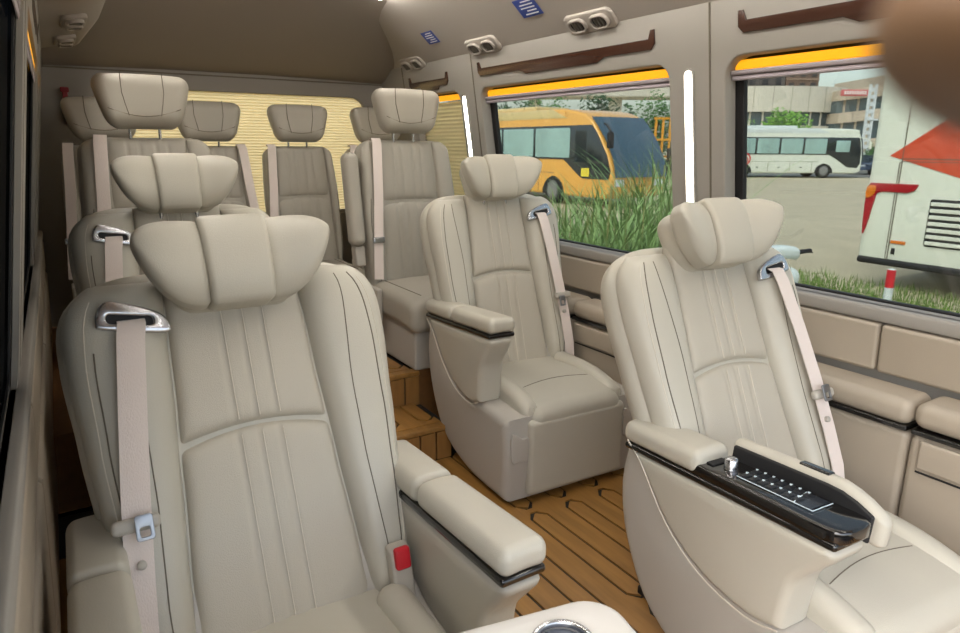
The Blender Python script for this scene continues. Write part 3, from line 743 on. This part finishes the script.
PANE = mat('pane_painted_reflection', (150, 180, 176), .08, coat=.5, noise=.5, nscale=1.2)  # pale teal colour stands in for reflections on the coach windows
PANED = mat('coach_dark_pane', (30, 40, 44), .06, coat=.6)
RUB = mat('tyre', (26, 26, 27), .8); HUB = mat('hub', (150, 150, 150), .4, metal=.6)
def wheel(parent, x, y, r):
    w = obj('wheel', tube([(x, y, r), (x, y+.05, r), (x, y+.25, r), (x, y+.30, r)], [r*.9, r, r, r*.9], 24), RUB, parent)
    obj('hub', tube([(x, y-.015, r), (x, y+.04, r)], [r*.5, r*.55], 16), HUB, w)
    ds = obj('rim', tube([(x, y-.002, r), (x, y+.03, r)], [r*.66, r*.68], 20), mat('rim_grey', (105, 105, 105), .5), w)
def coach(name, label, origin, rz, L, Hh, body, roof, stripe, pitch, raked):
    """local +x = forward, y = 0 is the side towards the van, y = 2.5 the far side"""
    t = empty(name, origin, rz, label, 'bus')
    z0 = .32; wb = [-3.0 if raked else -2.55, -L+2.9]
    side = lambda c0: (lambda a, b, c: (a, c+c0, b))
    nose = [(-.06, .55), (.02, 1.0), (-.12, 1.55), (-.62, 2.30), (-1.25, Hh-.34), (-2.3, Hh-.05)] if raked else [(-.04, .5), (.02, 1.1), (-.06, 1.9), (-.20, 2.6), (-.36, Hh-.3), (-.75, Hh-.05)]
    prof = smoothpoly([(-L, z0, 's'), (-.35, z0, 's')]+nose+[(-4, Hh, 's'), (-L+.2, Hh, 's'), (-L, Hh-.3, 's')], 4)
    obj('body', plate([prof], 2.5, .10, side(1.25), 3), body, t)
    obj('roof_band', plate([[(-L+.25, Hh-.32), (-2.3, Hh-.34), (-3.2, Hh-.02), (-L+.3, Hh-.02)]], 2.53, .03, side(1.25), 2), roof, t)
    obj('air_conditioner', rbox((3.2, 1.7, .22), .09, (2, 2, 1), None, (-L*.55, 1.25, Hh+.06)), roof, t)
    wz0, wz1 = 1.62, 2.62
    if raked: band = [(-L+.3, wz0-.06), (-2.45, wz0-.06), (-1.55, 1.0), (-1.4, .95), (-.14, .95), (-.06, 1.2), (-.25, 1.70), (-.75, 2.40), (-1.05, wz1+.08), (-L+.3, wz1+.08)]
    else: band = [(-L+.3, wz0-.06), (-2.3, wz0-.06), (-1.75, 1.25), (-1.0, .75), (-.30, .70), (-.12, 1.0), (-.16, 1.9), (-.30, 2.5), (-.36, wz1+.08), (-L+.3, wz1+.08)]
    obj('window_band', plate([band], .03, .005, side(-.010)), PANED, t)
    xs = list(np.arange(-2.05-pitch*int((L-2.5)/pitch), -2.06, pitch) if raked else np.arange(-L+.45, -3.3, pitch))
    for x in xs:
        w = obj('side_window', plate([rrect(x+.06, x+pitch-.08, wz0, wz1, .06)], .012, .003, side(-.030)), PANE, t)
    obj('driver_window', plate([[(-1.2, 1.45), (-.45, 1.45), (-.52, 1.8), (-.85, 2.3), (-1.2, 2.3)] if raked else [(-1.9, 1.75), (-.95, 1.75), (-.95, 2.5), (-1.9, 2.5)]], .012, .003, side(-.030)), PANED if raked else PANE, t)
    obj('door', plate([rrect(-1.85, -1.27, 1.45, 2.55, .05) if raked else rrect(-.85, -.28, .72, 2.2, .05)], .012, .003, side(-.028)), PANED, t)
    # windscreen: a curved shell over the nose
    rows = []
    for q in np.linspace(.03, .97, 9):
        y = 2.5*q; bl_ = .07*math.sin(PI*q)
        rows.append([(px_+bl_+.07, y, pz_+.03) for px_, pz_ in (((.02, 1.0), (-.12, 1.55), (-.36, 1.95), (-.62, 2.30), (-.95, 2.66), (-1.25, Hh-.34)) if raked else ((.02, 1.1), (-.02, 1.5), (-.06, 1.9), (-.13, 2.25), (-.20, 2.6), (-.36, Hh-.3)))])
    obj('windscreen', strip_mesh(rows), mat('windscreen', (58, 84, 100), .05, coat=.8), t)
    for yy in (.35, 2.15):
        obj('headlight', rbox((.12, .45, .26), .05, (1, 2, 1), None, (-.03, yy, .85)), mat('lamp_clear', (220, 226, 230), .1), t)
    for x in wb:
        a = obj('wheel_arch', plate([[(x+.62*math.cos(k/16*PI), .34+.62*math.sin(k/16*PI)) for k in range(17)]], .02, 0, side(-.006)), DARK, t)
        wheel(t, x, -.03, .5); wheel(t, x, 2.2, .5)
    obj('skirt_line', box(-L+.3, -3.0, -.012, .0, 1.08, 1.10), SEAM, t)
    for x in np.arange(-L+1.6, -3.3, 1.5): obj('hatch_line', box(x, x+.02, -.010, .0, .42, 1.08), SEAM, t)
    for k in range(3): obj('hatch_handle', box(-4.2-1.5*k, -4.05-1.5*k, -.016, 0, .68, .74), DARK, t)
    m1 = obj('mirror', joinm([tube([(-.5, .05, 2.72), (-.05, -.25, 2.66), (.22, -.33, 2.45)], .035, 8), rbox((.14, .22, .50), .05, (1, 1, 2), None, (.22, -.34, 2.2))]), stripe, t)
    obj('license_plate', rbox((.012, .44, .14), .004, (1, 1, 1), None, (.05, 1.25, .62)), mat('plate_yellow', (222, 190, 60), .5), t)
    return t
YB = mat('coach_yellow', (226, 168, 78), .35, coat=.3); YRf = mat('coach_cream', (206, 184, 128), .4, coat=.3)
WB = mat('coach_white', (222, 226, 214), .35, coat=.3); WRf = mat('coach_white_roof', (206, 214, 214), .4)
yc = coach('coach', 'yellow and cream coach parked behind the tall reeds', (15.2, 16.2, GZ), -PI/2, 11.5, 3.28, YB, YRf, DARK, 2.1, True)
obj('emblem', joinm([tube([(-4.35+.32*math.cos(a), -.014, 1.30+.22*math.sin(a)) for a in np.linspace(-2.6, .9, 12)], .035, 6), tube([(-4.4+.2*math.cos(a), -.014, 1.28+.15*math.sin(a)) for a in np.linspace(-2.8, .4, 10)], .03, 6)]), mat('emblem_teal', (58, 132, 128), .4), yc)
obj('notice', plate([rrect(-1.45, -1.05, 1.02, 1.30, .02)], .008, 0, lambda a, b, c: (a, c-.045, b)), mat('notice_yellow', (228, 206, 62), .5), yc)
p = outw(839, 46.5)
wc = coach('coach', 'white coach with a red swoosh parked beyond the gravel lot', p, TH, 11.0, 3.30, WB, WRf, WB, 1.62, False)
REDP = mat('decal_red', (200, 48, 44), .45)
obj('red_swoosh', joinm([tube([(-8.6+.95*math.cos(a), -.016, 1.25+.55*math.sin(a)) for a in np.linspace(-1.35, 1.45, 14)], .05, 6), tube([(-8.4+.6*math.cos(a), -.016, 1.2+.3*math.sin(a)) for a in np.linspace(-1.3, 1.3, 12)], .035, 6)]), REDP, wc)

# white bus seen from behind, tail towards the van
t = empty('city_bus', (10.0, 4.05, GZ), 0, 'white bus tail with red arrow stripes and slatted vent', 'bus')
BW = mat('bus_white', (224, 226, 212), .4, coat=.3, noise=.06, nscale=2)
obj('body', rbox((9, 2.55, 2.85), .11, (3, 4, 4), None, (4.5, 0, 1.78)), BW, t)
ry = lambda a, b, c: (c-.004, a, b)             # on the tail face: a = y, b = z above ground
obj('rear_hatch', plate([rrect(-1.02, .86, .44, 1.83, .04), rrect(-1.01, .85, .45, 1.82, .035)], .008, 0, ry), SEAM, t)
obj('corner_joint', box(-.008, .002, .82, .832, .4, 2.9), SEAM, t)
obj('panel_joint', box(-.008, .002, -1.2, .85, 1.855, 1.87), SEAM, t)
TLR = mat('tail_red', (170, 26, 40), .15, coat=.6); TLA = mat('tail_amber', (220, 120, 40), .15, coat=.6)
for s in (1, -1):
    tl_ = obj('tail_lamp', plate([smoothpoly([(s*1.225, .80), (s*1.245, 1.20), (s*1.245, 1.46, 's'), (s*1.20, 1.52, 's'), (s*.56, 1.525, 's'), (s*.60, 1.44), (s*.70, 1.40, 's'), (s*1.06, 1.395), (s*1.12, 1.26), (s*1.18, .90)], 4)], .03, .006, lambda a, b, c: (c-.010, a, b)), TLR, t)
    obj('indicator', plate([smoothpoly([(s*1.13, 1.36), (s*1.235, 1.30), (s*1.235, 1.47), (s*1.12, 1.48)], 3)], .012, .003, lambda a, b, c: (c-.028, a, b)), TLA, tl_)
obj('marker_lamp', rbox((.02, .20, .045), .008, (1, 2, 1), None, (-.008, .71, .71)), TLA, t)
obj('tow_eye', rbox((.02, .05, .09), .008, (1, 1, 1), None, (-.006, .76, .58)), DARK, t)
OR = mat('decal_vermilion', (204, 74, 40), .45)
obj('red_arrow', plate([[(1.0, 1.90), (.25, 2.45), (-.9, 2.45), (-.9, 1.20), (-.3, 1.52)]], .006, 0, ry), OR, t)
v_ = obj('vent', plate([rrect(-.95, .38, .70, 1.34, .03)], .012, .003, ry), DARK, t)
for k in range(7):
    obj('slat', box(-.035, .0, -.94, .36, .725+.088*k, .775+.088*k, .006), BW, v_)
bp_ = obj('bumper', rbox((.10, 2.5, .10), .04, (1, 4, 1), None, (.02, 0, .41)), DARK, t)
obj('rear_window', plate([rrect(-1.0, .95, 2.0, 2.85, .1)], .01, .002, lambda a, b, c: (c-.002, a, b)), PANED, t)
bpy.data.objects.remove(bpy.data.objects['rear_window'])
for x in (2.3, ): 
    wheel(t, x, -1.28, .48); wheel(t, x, .98, .48)

# red and white bollard
p = hit(884.0, 318.0, 2, GZ); t = empty('bollard', p, 0, 'red and white striped bollard standing in the grass by the bus', 'bollard')
for k, (z0_, z1_) in enumerate(((0, .15), (.15, .38), (.38, .60))): obj('band', tube([(0, 0, z0_), (0, 0, z1_-.002)], .048, 18), (mat('band_red', (208, 40, 50), .5), mat('band_white', (216, 224, 224), .5))[k % 2], t)
obj('cap', tube([(0, 0, .598), (0, 0, .61)], [.048, .02], 18), MATS['band_white'], t)

# scooter under the window
p = outw(771, 6.1); t = empty('scooter', p, TH+.3, 'white motor scooter with black handlebar grip below the window', 'scooter')
SW = mat('scooter_white', (224, 232, 230), .3, coat=.5)
obj('front_fairing', rbox((.34, .30, .62), .10, (4, 4, 6), lambda a, b, c: (a*(.7+.3*(c+.3)/.6), b-.12*c, c), (0, 0, 0)), SW, t).location = (0, 0, .62)
obj('handlebar_cover', rbox((.36, .16, .12), .05, (4, 2, 2), lambda a, b, c: (a, b, c+.03*math.cos(a*8))), SW, t).location = (0, -.02, 1.04)
hbx = obj('handlebar', tube([(-.38, .02, 1.06), (-.15, 0, 1.05), (.15, 0, 1.05), (.38, .02, 1.06)], .013, 10), DARK, t)
for s in (-1, 1):
    obj('grip', tube([(s*.22, .005, 1.052), (s*.25, .008, 1.053), (s*.37, .02, 1.06), (s*.385, .02, 1.06)], [.016, .022, .021, .018], 12), DARK, hbx)
    obj('brake_lever', tube([(s*.18, -.03, 1.06), (s*.24, -.06, 1.06), (s*.34, -.055, 1.055)], .006, 8), DARK, hbx)
    obj('mirror', joinm([tube([(s*.17, 0, 1.08), (s*.20, .01, 1.0)], .006, 6)]), DARK, hbx)
obj('stem', tube([(0, 0, .5), (0, .03, 1.02)], .03, 10), DARK, t)
obj('deck', rbox((.30, .55, .10), .04, (1, 2, 1), None, (0, .42, .28)), SW, t)
obj('tail_body', rbox((.28, .65, .36), .12, (2, 4, 2), None, (0, .95, .52)), SW, t)
obj('saddle', rbox((.27, .62, .10), .045, (2, 4, 1), None, (0, .92, .75)), DARK, t)
for yy in (-.16, 1.12):
    w = obj('wheel', tube([(-.05, yy, .22), (-.03, yy, .22), (.03, yy, .22), (.05, yy, .22)], [.18, .22, .22, .18], 22), RUB, t)
    obj('hub', tube([(-.055, yy, .22), (.055, yy, .22)], .10, 16), HUB, w)
obj('fork', tube([(0, -.16, .22), (0, -.02, .55)], .035, 8), DARK, t)

# trees
LEAFM = {'a': mat('leaf_light', (112, 158, 62), .7, noise=.5, nscale=1.2), 'b': mat('leaf_mid', (74, 112, 54), .7, noise=.5, nscale=1.2), 'c': mat('leaf_dark', (50, 78, 46), .7, noise=.5, nscale=1.2)}
BARK = mat('bark', (92, 76, 60), .9, noise=.4, nscale=6)
def tree(px, d, pytop, wpx, lab, key, flat=.62, n=2600, base=GZ, group='trees outside'):
    p = outw(px, d); t = empty('tree', p, 0, lab, 'tree', group); sc = d/FPX
    hh = outz(px, pytop, d)-GZ; rx = wpx*sc/2; rz_ = min(hh*.46, rx*flat*1.6); cz = hh-rz_
    blobs = [(random.uniform(-.55, .55)*rx, random.uniform(-.5, .5)*rx, cz+random.uniform(-.5, .55)*rz_, random.uniform(.35, .6)) for _ in range(12)]+[(0, 0, cz, .75)]
    V = []; F = []; lf = max(.10, rx*.07)
    for _ in range(n):
        bx_, by_, bz_, br = random.choice(blobs); u = Vector((random.gauss(0, 1), random.gauss(0, 1), random.gauss(0, 1))).normalized()*random.uniform(.7, 1)
        c = Vector((bx_+u.x*br*rx, by_+u.y*br*rx, bz_+u.z*br*rz_)); n1 = Vector((random.gauss(0, 1), random.gauss(0, 1), random.gauss(0, 1))).normalized(); n2 = n1.orthogonal().normalized()
        b = len(V); q = lf*random.uniform(.6, 1.3)
        V += [c-n1*q, c+n2*q*.55, c+n1*q, c-n2*q*.55]; F.append((b, b+1, b+2, b+3))
    tag(obj('crown', mesh(V, F), LEAFM[key], t, smooth=False), None, None, None, 'stuff')
    obj('trunk', joinm([tube([(0, 0, 0), (0, 0, cz*.6), (0.1, 0, cz)], [rx*.10, rx*.08, rx*.04], 8)]+[tube([(0, 0, cz*.6), (math.cos(a)*rx*.45, math.sin(a)*rx*.45, cz+rz_*.2)], [rx*.05, rx*.02], 6) for a in (0.4, 2.3, 4.4)]), BARK, t)
tree(768, 62, 106, 56, 'rounded light green tree rising behind the white coach', 'a')
tree(716, 64, 118, 34, 'smaller light green tree at the end of the white coach', 'a')
tree(856, 58, 134, 34, 'dark green tree behind the parked cars', 'b')
tree(884, 55, 140, 30, 'dark green tree partly hidden by the white bus tail', 'b')
for px, d, top, w, key, lab in ((500, 44, 96, 60, 'c', 'dark tree over the cream coach roof beside the window edge'), (545, 48, 90, 50, 'b', 'mid green tree beyond the coach roof'), (598, 40, 80, 62, 'c', 'large dark tree right behind the coach front'), (640, 44, 88, 50, 'b', 'mid green tree behind the yellow machine'), (672, 42, 92, 46, 'c', 'dark tree beside the yellow machine, next to the pillar')):
    tree(px, d, top, w, lab, key, 1.0, 2200)

# parked cars
def car(label, px, d, colr, suv, rz):
    t = empty('car', outw(px, d), rz, label, 'car', 'parked cars'); L = 4.5; h = 1.75 if suv else 1.45
    lo = smoothpoly([(-2.2, .35), (-2.25, .75), (-2.1, .95), (2.0, .92), (2.25, .75), (2.25, .35, 's'), (-2.2, .35, 's')], 4)
    obj('body', plate([lo], 1.78, .08, lambda a, b, c: (a, c, b), 2), colr, t)
    hi = smoothpoly([(-2.1, .9, 's'), (-1.75 if suv else -1.2, h-.06), (-.3, h), (.6, h-.06), (1.35, .9, 's')], 4)
    c_ = obj('cabin', plate([hi], 1.55, .10, lambda a, b, c: (a, c, b), 2), colr, t)
    for s in (-1, 1):
        for x0, x1 in ((-1.55, -.55), (-.48, .35), (.42, .95)):
            obj('side_glass', plate([[(x0, .98), (x1, .98), (x1-(.25 if x1 > .9 else 0), h-.16), (x0+(.25 if x0 < -1.5 else 0), h-.16)]], .02, 0, lambda a, b, c, s=s: (a, s*.78+c, b)), PANED, c_)
    obj('front_glass', plate([[(-.62, 0), (.62, 0), (.52, .55), (-.52, .55)]], .02, 0, lambda a, b, c: (1.30-b*.9+.03, a, .98+b*.9+c)), PANED, c_)
    for x in (-1.35, 1.4):
        for s in (-1, 1):
            w = obj('wheel', tube([(x, s*.70, .32), (x, s*.93, .32)], .32, 20), RUB, t); obj('hub', tube([(x, s*.92, .32), (x, s*.945, .32)], .19, 14), HUB, w)
    for s in (-1, 1): obj('headlight', rbox((.08, .35, .14), .03, (1, 1, 1), None, (2.24, s*.6, .72)), MATS['lamp_clear'], t)
    obj('number_plate', rbox((.02, .44, .13), .005, (1, 1, 1), None, (2.28, 0, .5)), BLUE, t)
car('dark blue car parked behind the white coach nose', 850, 54, mat('car_blue', (74, 88, 112), .25, coat=.7), False, TH+PI+.5)
car('silver off-roader parked between blue car and bus tail', 884, 50, mat('car_silver', (150, 158, 168), .25, coat=.7, metal=.3), True, TH+PI+.35)

# yellow machine beside the coach
t = empty('crane_truck', outw(664, 34), TH, 'yellow construction machine standing between coach and trees', 'machine')
YM = mat('machine_yellow', (214, 150, 40), .5)
obj('chassis', rbox((3.2, 2.2, .8), .08, (1, 1, 1), None, (0, 0, 1.0)), DARK, t)
obj('cab', rbox((1.3, 1.6, 1.5), .12, (1, 1, 1), None, (1.0, 0, 2.1)), YM, t)
for k in range(5): obj('mast_post', box(-1.3+.35*k, -1.2+.35*k, -.5, -.4, 1.3, 3.4), YM, t)
obj('mast_rail', joinm([box(-1.35, .25, -.52, -.38, z, z+.1) for z in (1.5, 2.3, 3.3)]), YM, t)
for x in (-1.1, 1.1):
    w = obj('wheel', tube([(x, -1.15, .5), (x, -.85, .5)], .5, 20), RUB, t)
obj('window', rbox((.9, .03, .7), .01, (1, 1, 1), None, (1.0, -.80, 2.35)), PANED, t)
obj('hook_block', rbox((.5, .4, .5), .06, (1, 1, 1), None, (-.4, -.7, 1.7)), mat('machine_dark', (60, 56, 50), .6), t)

# buildings
CON = mat('facade_pale', (206, 200, 186), .7, noise=.12, nscale=.4); GLB = mat('facade_glass', (74, 90, 96), .12, coat=.4)
CON2 = mat('facade_warm', (188, 174, 156), .7, noise=.12, nscale=.4)
def fl_(a, d, z): return (RV[0]*a+FV[0]*d, RV[1]*a+FV[1]*d, z)
def sx(px, d): q = outw(px, d); return q.x*RV[0]+q.y*RV[1]
def terrace(name, label, d, px0, px1, bands, bow, depth, mullion, con, slope=0.0):
    """stacked floors: bands = [(z0, z1, kind)]; facade bows towards the viewer by `bow`"""
    a0, a1 = sx(px0, d), sx(px1, d); t = empty(name, fl_((a0+a1)/2, d, GZ), TH, label, 'building'); half = (a1-a0)/2
    n = 22
    def arc(off): return [(-half+2*half*k/n, -bow*math.sqrt(max(0, 1-((k/n-.5)*1.7)**2))-off) for k in range(n+1)]
    for (z0, z1, kind) in bands:
        off = .7 if kind == 'p' else 0
        P = arc(off)+[(half, depth), (-half, depth)]
        me = polyprism(P, z0-GZ, z1-GZ); xf(me, lambda x, y, z: (x, y, z+slope*(x+half)))
        o = obj({'p': 'parapet', 'g': 'glazing', 's': 'slab'}[kind], me, con if kind != 'g' else GLB, t, ang=25)
        A = arc(off+.05)
        if kind == 'g':
            mm_ = box(-.09, .09, -.1, .1, z0-GZ, z1-GZ); mm_.materials.append(con)
            for k in range(1, n, mullion):
                c = bpy.data.objects.new('mullion', mm_); COL.objects.link(c); c.parent = o; c.location = (A[k][0], A[k][1], slope*(A[k][0]+half))
        elif kind == 'p':
            mm_ = box(-.025, .025, -.03, .02, z0-GZ+.05, z1-GZ-.05); mm_.materials.append(mat('facade_joint', (150, 143, 130), .8))
            for k in range(2, n, 3):
                c = bpy.data.objects.new('joint', mm_); COL.objects.link(c); c.parent = o; c.location = (A[k][0], A[k][1]+.06, slope*(A[k][0]+half))
    return t
zz = lambda py, d: outz(790, py, d)
d1 = 86
terrace('mall_wing', 'pale rounded terrace building behind the light green tree', d1, 690, 804, [(GZ, zz(158, d1), 'g'), (zz(158, d1), zz(146, d1), 'p'), (zz(146, d1), zz(136, d1), 'g'), (zz(136, d1), zz(127, d1), 'p'), (zz(127, d1), zz(114, d1), 'g'), (zz(114, d1), zz(107, d1), 'p'), (zz(107, d1), zz(90, d1), 'p')], 5, 14, 2, CON)
d2 = 82
mw = terrace('mall_building', 'beige stepped mall building with a pink sign band', d2, 800, 905, [(GZ, zz(150, d2), 'g'), (zz(150, d2), zz(142, d2), 'p'), (zz(142, d2), zz(124, d2), 'g'), (zz(124, d2), zz(114, d2), 'p'), (zz(114, d2), zz(102, d2), 'g'), (zz(102, d2), zz(92, d2), 'p')], 4, 16, 2, CON2, .12)
a_ = lambda px: sx(px, d2-4)-(sx(800, d2)+sx(905, d2))/2
obj('sign_band', box(a_(808), a_(832), -4.9, -4.5, zz(104, d2)-GZ+.6, zz(98, d2)-GZ+.6, .05), mat('sign_pink', (206, 112, 112), .5), mw)
obj('sign_letters', joinm([box(a_(810+2.3*k), a_(811.4+2.3*k), -4.97, -4.88, zz(102.6, d2)-GZ+.6, zz(99.4, d2)-GZ+.6) for k in range(9)]), mat('sign_white', (236, 226, 224), .5), mw)
obj('white_letters', joinm([box(a_(850+2.6*k), a_(851.8+2.6*k), -4.9, -4.7, zz(99.5, d2)-GZ+1.2, zz(97, d2)-GZ+1.2) for k in (0, 1, 2, 4, 5)]), MATS['sign_white'], mw)
d3 = 84
up = terrace('office_block', 'taller beige block rising above the stepped mall', d3+18, 842, 905, [(GZ, zz(92, d3), 's'), (zz(92, d3), zz(84, d3), 'p'), (zz(84, d3), zz(78, d3), 'g'), (zz(78, d3), zz(60, d3), 'p')], 1, 12, 3, CON2)
d4 = 150
def tower(label, px0, px1, pyt, key, d=d4):
    a0, a1 = sx(px0, d), sx(px1, d); t = empty('tower_block', fl_((a0+a1)/2, d, GZ), TH, label, 'building'); w = a1-a0; h = outz(790, pyt, d)-GZ
    m_ = mat(key[0], key[1], .9, noise=.3, nscale=.3); obj('wall', box(-w/2, w/2, 0, 14, 0, h), m_, t)
    wm = box(-.55, .55, -.12, .05, 0, 1.7); wm.materials.append(mat('tower_window', (58, 56, 58), .3))
    nx = max(3, int(w/2.2)); 
    for i in range(nx):
        for k in range(7):
            c = bpy.data.objects.new('window', wm); COL.objects.link(c); c.parent = t; c.location = (-w/2+w*(i+.5)/nx, 0, h-2.6-2.9*k)
    fm = box(-w/2, w/2, -.25, 0, 0, .3); fm.materials.append(mat('tower_ledge', (150, 128, 112), .8))
    for k in range(8):
        c = bpy.data.objects.new('ledge', fm); COL.objects.link(c); c.parent = t; c.location = (0, 0, h-.3-2.9*k)
tower('dark grey unfinished tower block beyond the rounded terrace', 722, 758, 72, ('tower_dark', (92, 86, 84)))
tower('brown scaffolded tower block against the sky', 759, 789, 64, ('tower_brown', (122, 100, 88)))
# viaduct behind the trees
d5 = 95
t = empty('viaduct', fl_(sx(590, d5), d5, GZ), TH, 'pale concrete viaduct running above the trees', 'bridge')
obj('deck', rbox((34, 6, 2.2), .2, (1, 1, 1), None, (-6, 0, outz(600, 90, d5)-GZ)), CON, t)
for x in (-20, -9, 2): obj('pier', rbox((1.6, 1.6, 9), .2, (1, 1, 1), None, (x, 0, 4.2)), CON, t)
pm = box(-.06, .06, -3.1, -3.0, 0, 1.3); pm.materials.append(CON2)
for k in range(20): child('railing_post', pm, t, (-22+1.6*k, 0, outz(600, 90, d5)-GZ+1.0))
# lamp pylon
t = empty('pylon', outw(840, 66), TH, 'slim white lattice pylon in front of the mall', 'pylon'); hz_ = outz(840, 84, 66)-GZ
obj('mast', joinm([box(-.35, -.2, -.15, .15, 0, hz_), box(.2, .35, -.15, .15, 0, hz_)]), mat('pylon_white', (214, 220, 222), .5), t)
for k in range(12): obj('rung', box(-.3, .3, -.1, .1, hz_*k/12, hz_*k/12+.35), MATS['pylon_white'], t)
t = empty('street_lamp', outw(862, 64), TH, 'white double-arm street lamp before the mall', 'lamp'); hl = outz(862, 122, 64)-GZ
obj('pole', tube([(0, 0, 0), (0, 0, hl)], [.12, .08], 8), MATS['pylon_white'], t)
for s in (-1, 1): a = obj('arm', tube([(0, 0, hl-.2), (s*1.0, 0, hl+.15), (s*1.6, 0, hl+.2)], .05, 6), MATS['pylon_white'], t); obj('lamp_head', rbox((.9, .3, .16), .06, (1, 1, 1), None, (s*1.9, 0, hl+.2)), MATS['pylon_white'], a)

# ------------------------------------------------------------------ the hand holding the camera: a fingertip reaches into view
def camp(px, py, d):
    return Vector(tuple(CAM + (RW @ np.array([(px-CX)/FPX, (py-CY)/FPX, 1.0]))*d))
def camv(x, y, z): return Vector(tuple(RW @ np.array([x, y, z])))
V = []; E_ = []; R_ = []
def node(p, r, prev=None):
    V.append(tuple(p)); R_.append(r)
    if prev is not None: E_.append((prev, len(V)-1))
    return len(V)-1
tip = camp(984, 48, .050)
palm = tip+camv(.075, -.062, -.035)
wrist = palm+camv(.06, .03, -.05); elbow = wrist+camv(.14, .14, -.16)
pz = node(palm, .019); wr = node(wrist, .024, pz); node(wrist+(elbow-wrist)*.5, .033, wr); 
k1 = node(palm+camv(-.022, -.012, .010), .0125, pz); k2 = node(tip+camv(.026, -.022, -.006), .0112, k1); k3 = node(tip+camv(.010, -.010, -.001), .0106, k2); k4 = node(tip+camv(.001, -.001, 0), .0100, k3); node(tip+camv(-.0028, .0040, 0), .0088, k4)
for j in range(3):
    o_ = camv(.006+.011*j, -.018-.012*j, -.012*j-.004)
    q1 = node(palm+o_*.9+camv(-.018, -.010, .012), .0118, pz); q2 = node(palm+o_+camv(-.048+.004*j, -.010, .016), .0095, q1); q3 = node(palm+o_+camv(-.056+.006*j, .006, .006), .0085, q2); node(palm+o_+camv(-.050+.006*j, .016, -.008), .0095, q3)
h1 = node(palm+camv(.004, .024, .010), .012, pz); h2 = node(palm+camv(.0, .044, .014), .0105, h1); node(palm+camv(-.004, .060, .010), .0085, h2)
me = bpy.data.meshes.new('hand'); me.from_pydata(V, E_, [])
ho = bpy.data.objects.new('tmp_hand', me); COL.objects.link(ho)
ho.modifiers.new('skin', 'SKIN'); 
for i, sv_ in enumerate(me.skin_vertices[0].data): sv_.radius = (R_[i], R_[i]); sv_.use_root = (i == 0)
ss = ho.modifiers.new('sub', 'SUBSURF'); ss.levels = 2; ss.render_levels = 2
dg = bpy.context.evaluated_depsgraph_get(); hm = bpy.data.meshes.new_from_object(ho.evaluated_get(dg)); bpy.data.objects.remove(ho)
SKIN = mat('skin', (98, 72, 48), .5, noise=.1, nscale=60); hm.materials.clear()
tag(obj('person', hm, SKIN, ang=0), 'bare hand with one blurred fingertip reaching in front of the bus tail', 'person')

ph = empty('smartphone', camp(CX, CY, -.012), 0, 'black smartphone added out of view to shade the fingertip', 'phone'); L = Vector(ph.location)  # unseen phone body, added behind the lens to shade the fingertip
PH = lambda x, y, z: tuple(camv(x-.052, y+.022, z)+Vector((0, 0, 0)))
obj('body', rbox((.158, .074, .008), .0038, (4, 4, 1), PH), DARK, ph)
obj('screen', rbox((.148, .066, .001), .0004, (1, 1, 1), lambda x, y, z: PH(x, y, z-.0042)), BLACK, ph)
